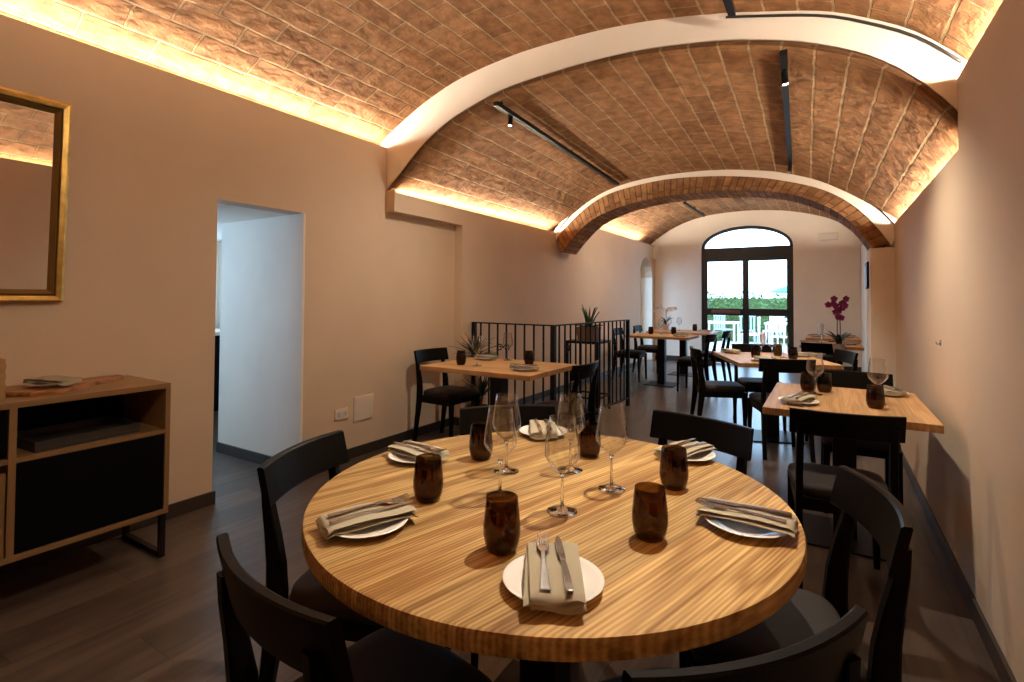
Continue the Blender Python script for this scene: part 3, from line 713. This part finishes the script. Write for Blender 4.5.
# table by the railing
tumbler(-2.571, 3.402, 'at the left of the railing table'); tumbler(-2.107, 3.716, 'at the right of the railing table')
wine(-2.43, 3.43, 'at the left of the railing table, beside the plant'); wine(-2.43, 3.90, 'at the middle back of the railing table')
setting(-1.98, 3.42, pi, 'at the right end of the railing table', cut=True); setting(-2.62, 3.83, 0, 'at the back left of the railing table')
# table by the right wall
tumbler(-.105, 3.585, 'left of a pair on the right-wall table'); tumbler(-.02, 3.62, 'right of a pair on the right-wall table'); tumbler(.205, 3.225, 'alone at the right of the right-wall table')
wine(-.065, 3.50, 'in front of the two tumblers on the right-wall table'); wine(.225, 3.37, 'behind the single tumbler on the right-wall table')
setting(-.135, 3.155, pi*.5, 'at the near left of the right-wall table', jitter=-.3); setting(.30, 3.74, -pi*.5, 'at the far right of the right-wall table', jitter=.3)
# table in mid room
wine(-.545, 5.47, 'left of the three on the mid-room table'); wine(-.45, 5.43, 'middle of the three on the mid-room table'); wine(-.36, 5.55, 'right of the three on the mid-room table')
tumbler(-.58, 5.34, 'at the left on the mid-room table'); tumbler(-.42, 5.68, 'behind the glasses on the mid-room table'); tumbler(-.275, 5.40, 'at the right on the mid-room table')
setting(-.86, 5.74, R(-50), 'at the far left corner of the mid-room table', cut=False); setting(-.50, 5.13, R(112), 'at the near edge of the mid-room table', cut=False); setting(-.20, 5.76, R(200), 'at the far right of the mid-room table', cut=False)
# far left pair
tumbler(-2.37, 8.05, 'at the left of the front far-left table'); tumbler(-2.05, 8.18, 'at the back of the front far-left table'); setting(-1.85, 7.80, pi, 'at the right of the front far-left table', cut=False)
wine(-2.24, 8.15, 'on the front far-left table'); wine(-2.35, 9.05, 'left on the rear far-left table'); wine(-2.2, 9.15, 'right on the rear far-left table')
tumbler(-1.98, 9.35, 'on the rear far-left table'); setting(-1.76, 9.1, pi, 'at the right of the rear far-left table', cut=False)
# far right pair
wine(-.07, 7.80, 'on the nearer far-right table'); setting(-.2, 7.55, 0, 'at the left of the nearer far-right table', cut=False); setting(.24, 7.68, pi, 'at the right of the nearer far-right table', cut=False)
setting(-.15, 9.0, 0, 'at the left of the farther far-right table', cut=False); setting(.25, 9.1, pi, 'at the right of the farther far-right table', cut=False)

# ------------------------------------------------------------------ sideboard
t = thing('sideboard', 'low oak sideboard with black panels on metal legs along the left wall', 'sideboard', (0, 0, 0))
sx0, sx1, sy0, sy1, sz0, sz1 = -3.283, -2.815, .125, 1.322, .222, .866
bm = B(); box(bm, sx0, sx1, sy0, sy1, sz1-.025, sz1, bev=.002); obj('top_board', bm, 'cabinet', t)
bm = B(); box(bm, sx0, sx1, sy0, sy1, sz0, sz0+.024, bev=.001); obj('bottom_board', bm, 'cabinet', t)
for ya in (sy1-.022, sy0): bm = B(); box(bm, sx0, sx1, ya, ya+.022, sz0+.024, sz1-.025); obj('side_panel', bm, 'cabinet_v', t)
bm = B(); box(bm, sx0, sx1, .724, .748, sz0+.024, sz1-.025); obj('divider', bm, 'cabinet_v', t)
bm = B(); box(bm, sx0, sx0+.008, sy0+.022, sy1-.022, sz0+.024, sz1-.025); obj('back_panel', bm, 'black_panel', t)
bm = B(); box(bm, sx0+.01, sx1-.004, .748, sy1-.022, .618, .638); obj('shelf', bm, 'cabinet', t)
bm = B(); box(bm, sx0+.01, sx1-.004, sy0+.022, .724, .618, .638); obj('shelf', bm, 'cabinet', t)
bm = B(); box(bm, sx1-.024, sx1-.004, .751, sy1-.025, sz0+.027, .615, bev=.001); o = obj('door', bm, 'black_panel', t); o['label'] = 'black flat door'
bm = B(); box(bm, sx1-.024, sx1-.004, sy0+.026, .719, sz0+.027, .585, bev=.001); o = obj('door', bm, 'cabinet_v', t); o['label'] = 'oak door with a black finger gap above'
bm = B(); box(bm, sx1-.03, sx1-.012, sy0+.026, .720, .642, sz1-.029, bev=.001); obj('drawer_front', bm, 'black_panel', t)
for y in (sy1-.0135, sy0+.0135):
    bm = B(); w = .0125
    for xa in (sx0+.05, sx1-.035): box(bm, xa-w, xa+w, y-w, y+w, 0, sz0)
    box(bm, sx0+.05, sx1-.035, y-w, y+w, 0, 2*w); box(bm, sx0+.05, sx1-.035, y-w, y+w, sz0-2*w, sz0)
    obj('leg_frame', bm, 'black_metal', t)
t = thing('wooden_crate', 'pale wooden box with finger joints at the left end of the sideboard top', 'box', (-2.90, .57, sz1))
bm = B()
for k in range(9):
    box(bm, -.10, .10, .125, .1365 if k % 2 else .134, k*.02, k*.02+.0195)
box(bm, -.10, -.088, -.135, .125, 0, .18); box(bm, .088, .10, -.135, .125, 0, .18); box(bm, -.10, .10, -.147, -.135, 0, .18); obj('side_boards', bm, 'crate', t)
bm = B(); box(bm, -.088, .088, -.135, .125, 0, .012); obj('bottom', bm, 'crate', t)
bm = B(); out = [(-.16, -.22), (-.02, -.245), (.10, -.20), (.135, -.10), (.10, .0), (.05, .10), (.02, .20), (-.03, .285), (-.075, .29), (-.10, .22), (-.13, .10), (-.175, .0), (-.19, -.12)]
prism(bm, [(x, y) for x, y in out], 'z', 0, .018); bmesh.ops.bevel(bm, geom=[e for e in bm.edges], offset=.004, segments=2, affect='EDGES')
o = tag(obj('serving_board', bm, 'olive'), 'olive wood serving board under a plate on the sideboard', 'board'); o.location = (-3.06, .985, sz1); o.rotation_euler = (0, 0, R(14))
setting(-3.05, .93, R(20), 'on the wooden board on the sideboard', z=sz1+.018, cut=False)
t = thing('serving_tray', 'dark tray lying in the open shelf of the sideboard', 'tray', (-3.0, 1.0, .638), R(4))
bm = B(); box(bm, -.15, .15, -.20, .20, 0, .02, bev=.004); obj('tray_base', bm, 'pot_dark', t)
bm = B(); box(bm, -.15, -.135, -.20, .20, .02, .045); box(bm, .135, .15, -.20, .20, .02, .045); box(bm, -.135, .135, -.20, -.185, .02, .045); box(bm, -.135, .135, .185, .20, .02, .045); obj('rim', bm, 'pot_dark', t)
# ------------------------------------------------------------------ mirror (leans out from the wall at the top)
t = thing('wall_mirror', 'gilt framed mirror hanging on the left wall above the sideboard', 'mirror', (XL+.012, .612, 1.268))
t.rotation_euler = (0, R(2.7), 0)
mw, mh = .415, .99
def frame_ring(bm, o_, i_, z_out, z_in):
    A = [(-mw+o_, o_), (mw-o_, o_), (mw-o_, mh-o_), (-mw+o_, mh-o_)]; I = [(-mw+i_, i_), (mw-i_, i_), (mw-i_, mh-i_), (-mw+i_, mh-i_)]
    n = 4
    prof = [(0, 0.0), (0, z_out), (.35, z_out+.008), (.7, (z_out+z_in)/2+.004), (1, z_in), (1, 0.0)]
    g = []
    for f, h in prof: g.append([bm.verts.new((h, a[0]*(1-f)+b_[0]*f, a[1]*(1-f)+b_[1]*f)) for a, b_ in zip(A, I)])
    for a, b_ in zip(g, g[1:]+g[:1]):
        for k in range(4): bm.faces.new((a[k], a[(k+1) % 4], b_[(k+1) % 4], b_[k]))
bm = B(); frame_ring(bm, 0, .032, .022, .026); obj('outer_frame', bm, 'gold', t)
bm = B(); frame_ring(bm, .032, .062, .018, .010); obj('inner_moulding', bm, 'gold_dark', t)
bm = B(); box(bm, .002, .008, -mw+.055, mw-.055, .055, mh-.055); obj('mirror_glass', bm, 'mirror', t)
# ------------------------------------------------------------------ wall fittings
t = thing('wall_socket', 'pale double wall socket low on the left wall beyond the doorway', 'socket', (XL, 2.80, .375))
bm = B(); box(bm, 0, .010, -.064, .064, -.042, .042, bev=.003); obj('cover_plate', bm, 'socket', t)
bm = B(); box(bm, .010, .0125, -.048, -.018, -.022, .022); box(bm, .010, .0125, .018, .048, -.022, .022); box(bm, .010, .0125, -.014, .014, -.022, .022); obj('module', bm, 'white_plastic', t)
bm = B()
for y in (-.033, .033):
    for dz in (-.01, 0, .01): lathe(bm, [(0, 0), (.003, 0), (.003, .0008), (0, .0008)], 8, (0, 0, 0)); 
    for dz in (-.011, 0, .011): box(bm, .0125, .0131, y-.003, y+.003, dz-.003, dz+.003)
bm2 = B()
for y in (-.033, .033):
    for dz in (-.011, 0, .011): box(bm2, .0124, .0131, y-.003, y+.003, dz-.003, dz+.003)
bm.free(); obj('pin_hole', bm2, 'black_panel', t)
bm = B(); box(bm, 0, .008, -.105, .105, -.10, .10, bev=.002); box(bm, .008, .010, -.092, .092, -.088, .088, bev=.001)
o = tag(obj('cover_panel', bm, 'cover_white'), 'blank square inspection cover beside the wall socket', 'wall cover'); o.location = (XL, 3.03, .385)
bm = B(); box(bm, -.15, .15, -.05, 0, -.07, .07, bev=.012)
t = thing('emergency_light', 'white emergency light box high on the back wall right of the door', 'lamp', (.02, YE, 2.48))
o = obj('housing', bm, 'white_plastic', t); bm = B(); box(bm, -.125, .125, -.054, -.05, -.05, .05, bev=.004); obj('diffuser', bm, 'white_plastic', t)
bm = B(); box(bm, -.016, 0, -.14, .14, -.125, .125, bev=.003)
t = thing('wall_speaker', 'small black panel mounted on the inner side of the right pillar', 'speaker', (.33, 5.93, 1.535))
obj('housing', bm, 'black_panel', t); bm = B(); box(bm, -.019, -.016, -.115, .115, -.10, .10, bev=.002); obj('front_grille', bm, 'pot_dark', t)
bm = B(); box(bm, XL2-.005, XL2+.10, 11.03, YE-.14, 2.16, 2.42, bev=.006); struct('trim_corbel', bm, 'plaster_white')
t = thing('wall_hook', 'tiny light metal hook on the right wall', 'hook', (XR, 3.514, 1.077))
bm = B(); box(bm, -.004, 0, -.012, .012, -.015, .015, bev=.001); obj('back_plate', bm, 'steel', t)
bm = B(); tube(bm, [(-.002, 0, -.004), (-.016, 0, -.008), (-.02, 0, 0), (-.02, 0, .006)], .0025, 6); obj('hook_arm', bm, 'steel', t)

# ------------------------------------------------------------------ iron railing round the stairwell
t = thing('iron_railing', 'black wrought iron railing with square bars around the left stairwell', 'railing', (0, 0, 0))
ra, rb, rc = Vector((-3.19, 4.42, 0)), Vector((-2.21, 4.36, 0)), Vector((-2.085, 6.12, 0)); RH = 1.05
def rail_seg(bm, a, b_, z0, z1, w=.02):
    d = (b_-a).normalized(); n = Vector((-d.y, d.x, 0))*w
    loft(bm, [[p+n+Vector((0, 0, z0)), p-n+Vector((0, 0, z0)), p-n+Vector((0, 0, z1)), p+n+Vector((0, 0, z1))] for p in (a, b_)])
for a, b_ in ((ra, rb), (rb, rc)):
    bm = B(); rail_seg(bm, a, b_, RH-.012, RH); obj('top_rail', bm, 'black_metal', t)
    bm = B(); rail_seg(bm, a, b_, .09, .102); obj('bottom_rail', bm, 'black_metal', t)
for p, w in ((ra+Vector((.02, 0, 0)), .02), (rb, .022), (rc, .02)):
    bm = B(); box(bm, p.x-w, p.x+w, p.y-w, p.y+w, 0, RH); obj('post', bm, 'black_metal', t)
def bars(a, b_, n):
    for k in range(1, n):
        p = a.lerp(b_, k/n); bm = B(); box(bm, p.x-.007, p.x+.007, p.y-.007, p.y+.007, .10, RH-.01); obj('baluster', bm, 'black_metal', t)
bars(ra, rb, 9); bars(rb, rc, 16)
def scroll(bm, c, u, r=.045, turns=1.35, flip=1):
    pts = []
    for k in range(30):
        a = turns*2*pi*k/29; rr = r*(1-.72*k/29)
        pts.append(c+u*(rr*cos(a)*flip)+Vector((0, 0, rr*sin(a))))
    tube(bm, pts, .006, 6)
u = (rb-ra).normalized(); d = (rc-rb).normalized()
for c, uu, fl in ((ra.lerp(rb, .36)+Vector((0, 0, .80)), u, 1), (ra.lerp(rb, .45)+Vector((0, 0, .80)), u, -1), (rb.lerp(rc, .16)+Vector((0, 0, .80)), d, 1), (rb.lerp(rc, .80)+Vector((0, 0, .78)), d, 1), (rb.lerp(rc, .80)+Vector((0, 0, .66)), d, -1), (rb.lerp(rc, .80)+Vector((0, 0, .55)), d, 1)):
    bm = B(); scroll(bm, c, uu, .04, flip=fl); obj('scroll', bm, 'black_metal', t)

# ------------------------------------------------------------------ plants
def leaf_blade(bm, base, yaw_, length, width, elev, curl, n=7, thick=.004):
    """long tapering leaf from base, rising at elev and bending by curl"""
    pts = []; p = Vector(base); a = elev; st = length/n
    for i in range(n+1):
        pts.append((p.copy(), a)); p = p+Vector((cos(yaw_)*cos(a), sin(yaw_)*cos(a), sin(a)))*st; a -= curl/n
    side = Vector((-sin(yaw_), cos(yaw_), 0)); rings = []
    for i, (q, aa) in enumerate(pts):
        f = i/n; w = width*(.55+.9*f-1.42*f*f) if f < .999 else width*.03
        w = max(w, width*.04); up_ = Vector((-cos(yaw_)*sin(aa), -sin(yaw_)*sin(aa), cos(aa)))
        rings.append([q-side*w+up_*w*.25, q-up_*thick, q+side*w+up_*w*.25, q+up_*thick*.2])
    loft(bm, rings)
def stand(x, y, w, h, label, name='plant_stand'):
    t = thing(name, label, 'plant stand', (x, y, 0))
    bm = B(); box(bm, -w/2, w/2, -w/2, w/2, h-.03, h, bev=.003); obj('top_plate', bm, 'black_metal', t)
    for sx in (-1, 1):
        for sy in (-1, 1):
            bm = B(); q = w/2-.014; box(bm, sx*q-.013, sx*q+.013, sy*q-.013, sy*q+.013, 0, h-.03); obj('leg', bm, 'black_metal', t)
    bm = B(); q = w/2-.014
    for s in (-1, 1): box(bm, -q, q, s*q-.009, s*q+.009, .16, .18); box(bm, s*q-.009, s*q+.009, -q, q, .16, .18)
    obj('stretcher', bm, 'black_metal', t)
    return t
# stand with succulent behind the railing
stand(-2.40, 5.65, .40, .815, 'tall black plant stand behind the iron railing')
t = thing('potted_aloe', 'green aloe in a brown square planter on the stand behind the railing', 'potted plant', (-2.40, 5.65, .815))
bm = B(); loft(bm, [[(-a, -a, z), (a, -a, z), (a, a, z), (-a, a, z)] for a, z in ((.095, 0), (.115, .155), (.102, .155), (.10, .14))]); obj('planter', bm, 'pot_brown', t)
bm = B(); box(bm, -.1, .1, -.1, .1, .13, .142); obj('soil', bm, 'soil', t)
for k in range(9):
    bm = B(); leaf_blade(bm, (.02*cos(k*2.4), .02*sin(k*2.4), .14), k*2.4, random.uniform(.22, .30), .022, R(random.uniform(66, 86)), .25, thick=.008); obj('leaf', bm, 'leaf', t)
for k in range(8):
    bm = B(); leaf_blade(bm, (.04*cos(k*.8), .04*sin(k*.8), .14), k*.8+.2, .14, .035, R(30), .5, thick=.008); obj('leaf', bm, 'leaf', t)
# spiky plant behind the small table
t = thing('spiky_plant', 'dark spiky yucca plant with two crowns behind the table near the wall', 'potted plant', (-2.95, 4.18, 0))
bm = B(); lathe(bm, [(0, 0), (.10, 0), (.105, .01), (.125, .22), (.13, .225), (.13, .235), (.118, .235), (.114, .20), (0, .20)], 28); obj('pot', bm, 'pot_dark', t, smooth=True, auto=40)
bm = B(); lathe(bm, [(0, .195), (.114, .195), (.114, .205), (0, .205)], 20); obj('soil', bm, 'soil', t)
bm = B(); tube(bm, [(.0, 0, .20), (-.01, .01, .45), (-.03, 0, .72)], [.020, .018, .015], 8); tube(bm, [(.03, 0, .20), (.06, -.01, .34)], [.016, .014], 8); obj('trunk', bm, 'pot_brown', t)
for c, n_, ln in (((-.03, 0, .70), 40, .245), ((.06, -.01, .33), 34, .23)):
    for k in range(n_):
        bm = B(); leaf_blade(bm, (c[0], c[1], c[2]+.03*random.random()), k*2.4, ln*random.uniform(.85, 1.2), .013, R(random.uniform(0, 78)), random.uniform(.1, .6), n=5, thick=.003); obj('leaf', bm, 'leaf_dark', t)
def orchid(x, y, z, petal, label, hgt, pot_m, nfl, pr=.06, spray=.12, seed=1, pot_h=.13):
    rnd = random.Random(seed)
    t = thing('potted_orchid', label, 'potted plant', (x, y, z))
    bm = B(); lathe(bm, [(0, 0), (pr*.7, 0), (pr*.74, .006), (pr, pot_h), (pr*1.03, pot_h+.003), (pr*.93, pot_h), (pr*.9, pot_h-.02), (0, pot_h-.02)], 24); obj('pot', bm, pot_m, t, smooth=True, auto=40)
    bm = B(); lathe(bm, [(0, pot_h-.022), (pr*.9, pot_h-.022), (pr*.9, pot_h-.01), (0, pot_h-.01)], 18); obj('soil', bm, 'soil', t)
    for k in range(7):
        bm = B(); leaf_blade(bm, (0, 0, pot_h-.01), k*2.1+.4, rnd.uniform(.15, .22), .042, R(rnd.uniform(40, 80)), rnd.uniform(.5, 1.2), thick=.006); obj('leaf', bm, 'leaf_dark', t)
    tips = []
    for s in (-1, 1):
        pts = [Vector((s*.008, 0, pot_h)), Vector((s*.014, 0, hgt*.45)), Vector((s*.012, .005, hgt*.8)), Vector((s*.03, .0, hgt*.97)), Vector((s*(.03+spray*.5), .01, hgt*1.0)), Vector((s*(.03+spray), 0, hgt*.93))]
        fine = resample(pts, 24); bm = B(); tube(bm, fine, .0045, 6); obj('stem', bm, 'stem', t); tips.append(fine)
    for k in range(nfl):
        f = tips[k % 2]; p = f[int(23-(k//2)*(10/max(1, nfl/2)))]+Vector((rnd.uniform(-.02, .02), rnd.uniform(-.04, .04), rnd.uniform(-.05, .02)))
        bm = B(); face = rnd.uniform(-.6, .6)
        for q in range(5):
            a = q*2*pi/5+.3; rr = .034
            ux = Vector((cos(face), sin(face), 0)); nz = Vector((sin(face), -cos(face), .15)).normalized(); uz = Vector((0, 0, 1))
            dirv = ux*cos(a)+uz*sin(a); sd = -ux*sin(a)+uz*cos(a)
            ring = []
            pts_ = [(0, 0), (.3, .38), (.65, .5), (.95, .3), (1.05, 0), (.95, -.3), (.65, -.5), (.3, -.38)]
            A = [bm.verts.new(p+dirv*rr*u_+sd*rr*v_+nz*(.010*u_*u_)) for u_, v_ in pts_]; C = [bm.verts.new(p+dirv*rr*u_+sd*rr*v_+nz*(.010*u_*u_-.0025)) for u_, v_ in pts_]
            bm.faces.new(A); bm.faces.new(C[::-1])
            for i in range(8): bm.faces.new((A[i], A[(i+1) % 8], C[(i+1) % 8], C[i]))
        bmesh.ops.create_icosphere(bm, subdivisions=1, radius=.009, matrix=Matrix.Translation(p+Vector((0, -.008, 0))))
        obj('flower', bm, petal, t)
    return t
stand(.10, 6.55, .30, .70, 'black plant stand carrying the purple orchid beside the pillar')
orchid(.10, 6.55, .70, 'petal_purple', 'purple orchid in a pale pot, in front of the far right tables', .60, 'pot_white', 14, seed=3, spray=.045)
orchid(-2.50, 9.42, .75, 'petal_white', 'white orchid on the rear far left table, against the back wall', .40, 'pot_white', 10, seed=5, spray=.16, pr=.07, pot_h=.10)

# ------------------------------------------------------------------ track lights
def track(x, y0, y1, z, label, spots, xe=None, ze=None):
    xe = x if xe is None else xe
    t = thing('light_track', label, 'light track', (x, y0, z), 0, 'ceiling light tracks')
    ze = z if ze is None else ze; zs_ = z
    t.rotation_euler = (math.atan2(ze-z, y1-y0), 0, math.atan2(x-xe, y1-y0))
    xs, ys = x, y0; y1 -= y0; y0 = 0.0
    bm = B(); box(bm, -.018, .018, y0, y1, 0, .032); obj('rail', bm, 'black_metal', t)
    for k in (0, .5, 1):
        y = y0+.08+(y1-y0-.16)*k; bm = B(); box(bm, -.008, .008, y-.01, y+.01, .032, .075); obj('mount', bm, 'black_metal', t)
    for y, tgt, w, ang, lab in spots:
        x = xs+(xe-xs)*(y-ys)/y1; z = zs_+(ze-zs_)*(y-ys)/y1
        s = thing('track_spotlight', lab, 'spotlight', (x, y, z-.004), 0, 'track spotlights')
        bm = B(); box(bm, -.016, .016, -.035, .035, -.012, 0); tube(bm, [(0, 0, -.01), (0, 0, -.05)], .007, 8); obj('bracket', bm, 'black_metal', s)
        d = (Vector(tgt)-Vector((x, y, z-.06))).normalized()
        q = Vector((0, 0, -1)).rotation_difference(d).to_matrix().to_4x4()
        hd = bpy.data.objects.new('lamp_head', None)
        bm = B(); lathe(bm, [(0, .045), (.022, .045), (.0265, .038), (.0275, -.06), (.0255, -.062), (.0245, -.05), (0, -.05)], 22)
        bm.transform(Matrix.Translation((0, 0, -.06)) @ q); hb = obj('lamp_body', bm, 'black_metal', s, smooth=True, auto=40)
        bm = B(); lathe(bm, [(0, -.0525), (.0238, -.0525), (.0238, -.051), (0, -.051)], 20); bm.transform(Matrix.Translation((0, 0, -.06)) @ q); obj('lens', bm, 'lens', s)
        l = bpy.data.lights.new('spot', 'SPOT'); l.energy = w; l.color = WARM_SPOT; l.spot_size = R(ang); l.spot_blend = 1.0; l.shadow_soft_size = .025
        lo = bpy.data.objects.new('spot', l); COL.objects.link(lo); lo.parent = s
        s.scale = (.66, .66, .66)
        lo.matrix_local = Matrix.Translation(Vector((0, 0, -.06))+d*.068) @ Vector((0, 0, -1)).rotation_difference(d).to_matrix().to_4x4()
    return t
track(-.42, .3, 2.9, 2.80, 'black ceiling track along the crown of the nearest vault', [
    (1.95, (-.70, 1.30, .75), 180, 74, 'black track spotlight over the round table'), (.9, (-2.6, 1.2, .6), 45, 100, 'unseen track spotlight added to wash the left wall')])  # second spot is out of view, added to brighten the left wall
track(-2.12, 3.21, 6.02, 2.75, 'black ceiling track left of centre on the middle vault', xe=-2.175, ze=2.685, spots=[
    (3.43, (-2.25, 3.3, .75), 60, 200, 'small lit track spotlight on the left of the middle vault')])
track(-.192, 3.09, 5.50, 2.612, 'black ceiling track along the crown of the middle vault', xe=-.292, ze=2.545, spots=[
    (3.28, (.02, 3.30, .75), 95, 115, 'lit track spotlight at the near end of the crown track'), (5.3, (-.46, 5.5, .75), 130, 75, 'black track spotlight at the far end of the crown track')])
track(-1.97, 8.55, 10.1, 2.85, 'black ceiling track on the far vault', [
    (7.5, (-2.2, 8.1, .75), 60, 200, 'small lit track spotlight under the far vault')])
# cables following the white arches
def cable(label, Q, yf, off, r, i0, i1, dy=-.012):
    bm = B(); pts = [(Q[i].x, yf(Q[i].x)+dy, Q[i].z+off) for i in range(i0, i1)]
    tube(bm, pts, r, 8); tag(obj('cable_conduit', bm, 'pot_dark' if r > .007 else 'black_metal', smooth=True), label, 'cable')
k0 = min(range(N), key=lambda i: abs(Q1[i].x+.48))
cable('dark conduit pipe along the top of the white arch to the right wall', Q1, arch1_y, -.03, .0075, k0, N-3)
k1 = min(range(50), key=lambda i: abs(RA[0][i].x+.24)); k2 = min(range(50), key=lambda i: abs(RA[0][i].x+2.1))
cable('thin black cable along the right half of the far white arch', RA[0], arch2_y, -.012, .006, k1, 49)
cable('thin black cable along the left end of the far white arch', RA[0], arch2_y, -.012, .006, 2, k2)

# ------------------------------------------------------------------ outside the door
bm = B(); box(bm, -9, 6, YE+.1, 30, -.12, -.02); struct('terrace_ground', bm, 'terrace')
rnd = random.Random(4); bm = B()
for k in range(5200):
    x = rnd.uniform(-7, 3); z = rnd.uniform(0, 1.5)+rnd.uniform(0, .12)*sin(x*5); y = 17.2+rnd.uniform(0, .7)
    c = Vector((x, y, z)); s = rnd.uniform(.04, .085)
    a = Vector((rnd.uniform(-1, 1), rnd.uniform(-1, 1), rnd.uniform(-1, 1))).normalized(); b_ = a.orthogonal().normalized()
    bm.faces.new([bm.verts.new(c+a*s), bm.verts.new(c+b_*s*.45), bm.verts.new(c-a*s), bm.verts.new(c-b_*s*.45)])
box(bm, -7, 3, 17.5, 17.7, 0, 1.35)
tag(obj('hedge', bm, 'hedge'), 'green clipped hedge outside beyond the glass door', 'hedge', kind='stuff')
def terrace_chair(x, y, rz, m, label):
    t = thing('terrace_chair', label, 'chair', (x, y, -.02), rz, 'outdoor chairs')
    bm = B(); box(bm, -.21, .21, -.21, .21, .43, .46, bev=.004); obj('seat', bm, m, t)
    bm = B()
    for k in range(5): box(bm, -.19+k*.085, -.14+k*.085, -.215, -.195, .46, .86)
    box(bm, -.21, .21, -.218, -.192, .84, .89); obj('backrest', bm, m, t)
    for sx in (-1, 1):
        for sy in (-1, 1):
            bm = B(); bar(bm, [(sx*.2, sy*.2, 0, .014, .014), (sx*.19, sy*.19, .43, .016, .016)]); obj('leg', bm, m, t)
def terrace_table(x, y, label):
    t = thing('terrace_table', label, 'table', (x, y, -.02), 0, 'outdoor tables')
    bm = B(); box(bm, -.4, .4, -.4, .4, .71, .745, bev=.004); obj('tabletop', bm, 'out_white', t)
    for sx in (-1, 1):
        for sy in (-1, 1):
            bm = B(); box(bm, sx*.36-.02, sx*.36+.02, sy*.36-.02, sy*.36+.02, 0, .71); obj('leg', bm, 'out_white', t)
terrace_table(-2.35, 14.2, 'white outdoor table seen through the left door leaf'); terrace_table(-.95, 14.6, 'white outdoor table seen through the right door leaf')
terrace_chair(-3.05, 14.2, R(-90), 'out_red', 'reddish outdoor chair at the left outdoor table'); terrace_chair(-1.67, 14.2, R(90), 'out_white', 'white outdoor chair right of the left outdoor table')
terrace_chair(-1.62, 14.75, R(-90), 'out_red', 'reddish outdoor chair left of the right outdoor table'); terrace_chair(-.95, 13.75, 0, 'out_white', 'white outdoor chair in front of the right outdoor table')
t = thing('sunshade', 'teal sunshade far outside beyond the hedge', 'parasol', (-.75, 21.5, -.02))
bm = B(); lathe(bm, [(0, 1.98), (.5, 1.86), (1.15, 1.62), (1.15, 1.58), (.5, 1.82), (0, 1.93)], 8); obj('canopy', bm, 'teal', t)
bm = B(); tube(bm, [(0, 0, 0), (0, 0, 1.95)], .025, 8); obj('pole', bm, 'out_white', t)
for k, (x, y, rz, m, col_) in enumerate(((-3.3, 15.9, 20, 'out_white', 'white'), (-2.6, 16.2, -30, 'out_grey', 'grey'), (-1.95, 15.9, 10, 'out_grey', 'grey'), (-1.3, 16.2, 160, 'out_white', 'white'), (-.6, 15.9, -15, 'out_grey', 'grey'))):
    terrace_chair(x, y, R(rz), m, col_+' outdoor chair in the row by the hedge, '+('far left', 'second from left', 'middle', 'second from right', 'far right')[k])
# counter with bottles in the room beyond the passage
t = thing('dark_counter', 'dark counter glimpsed through the left doorway', 'counter', (-6.2, 2.85, 0))
bm = B(); box(bm, -.3, .3, -.7, .7, .05, .86); box(bm, -.27, .27, -.67, .67, 0, .05); obj('body', bm, 'black_panel', t)
bm = B(); box(bm, -.32, .32, -.72, .72, .86, .90, bev=.004); obj('worktop', bm, 'socket', t)
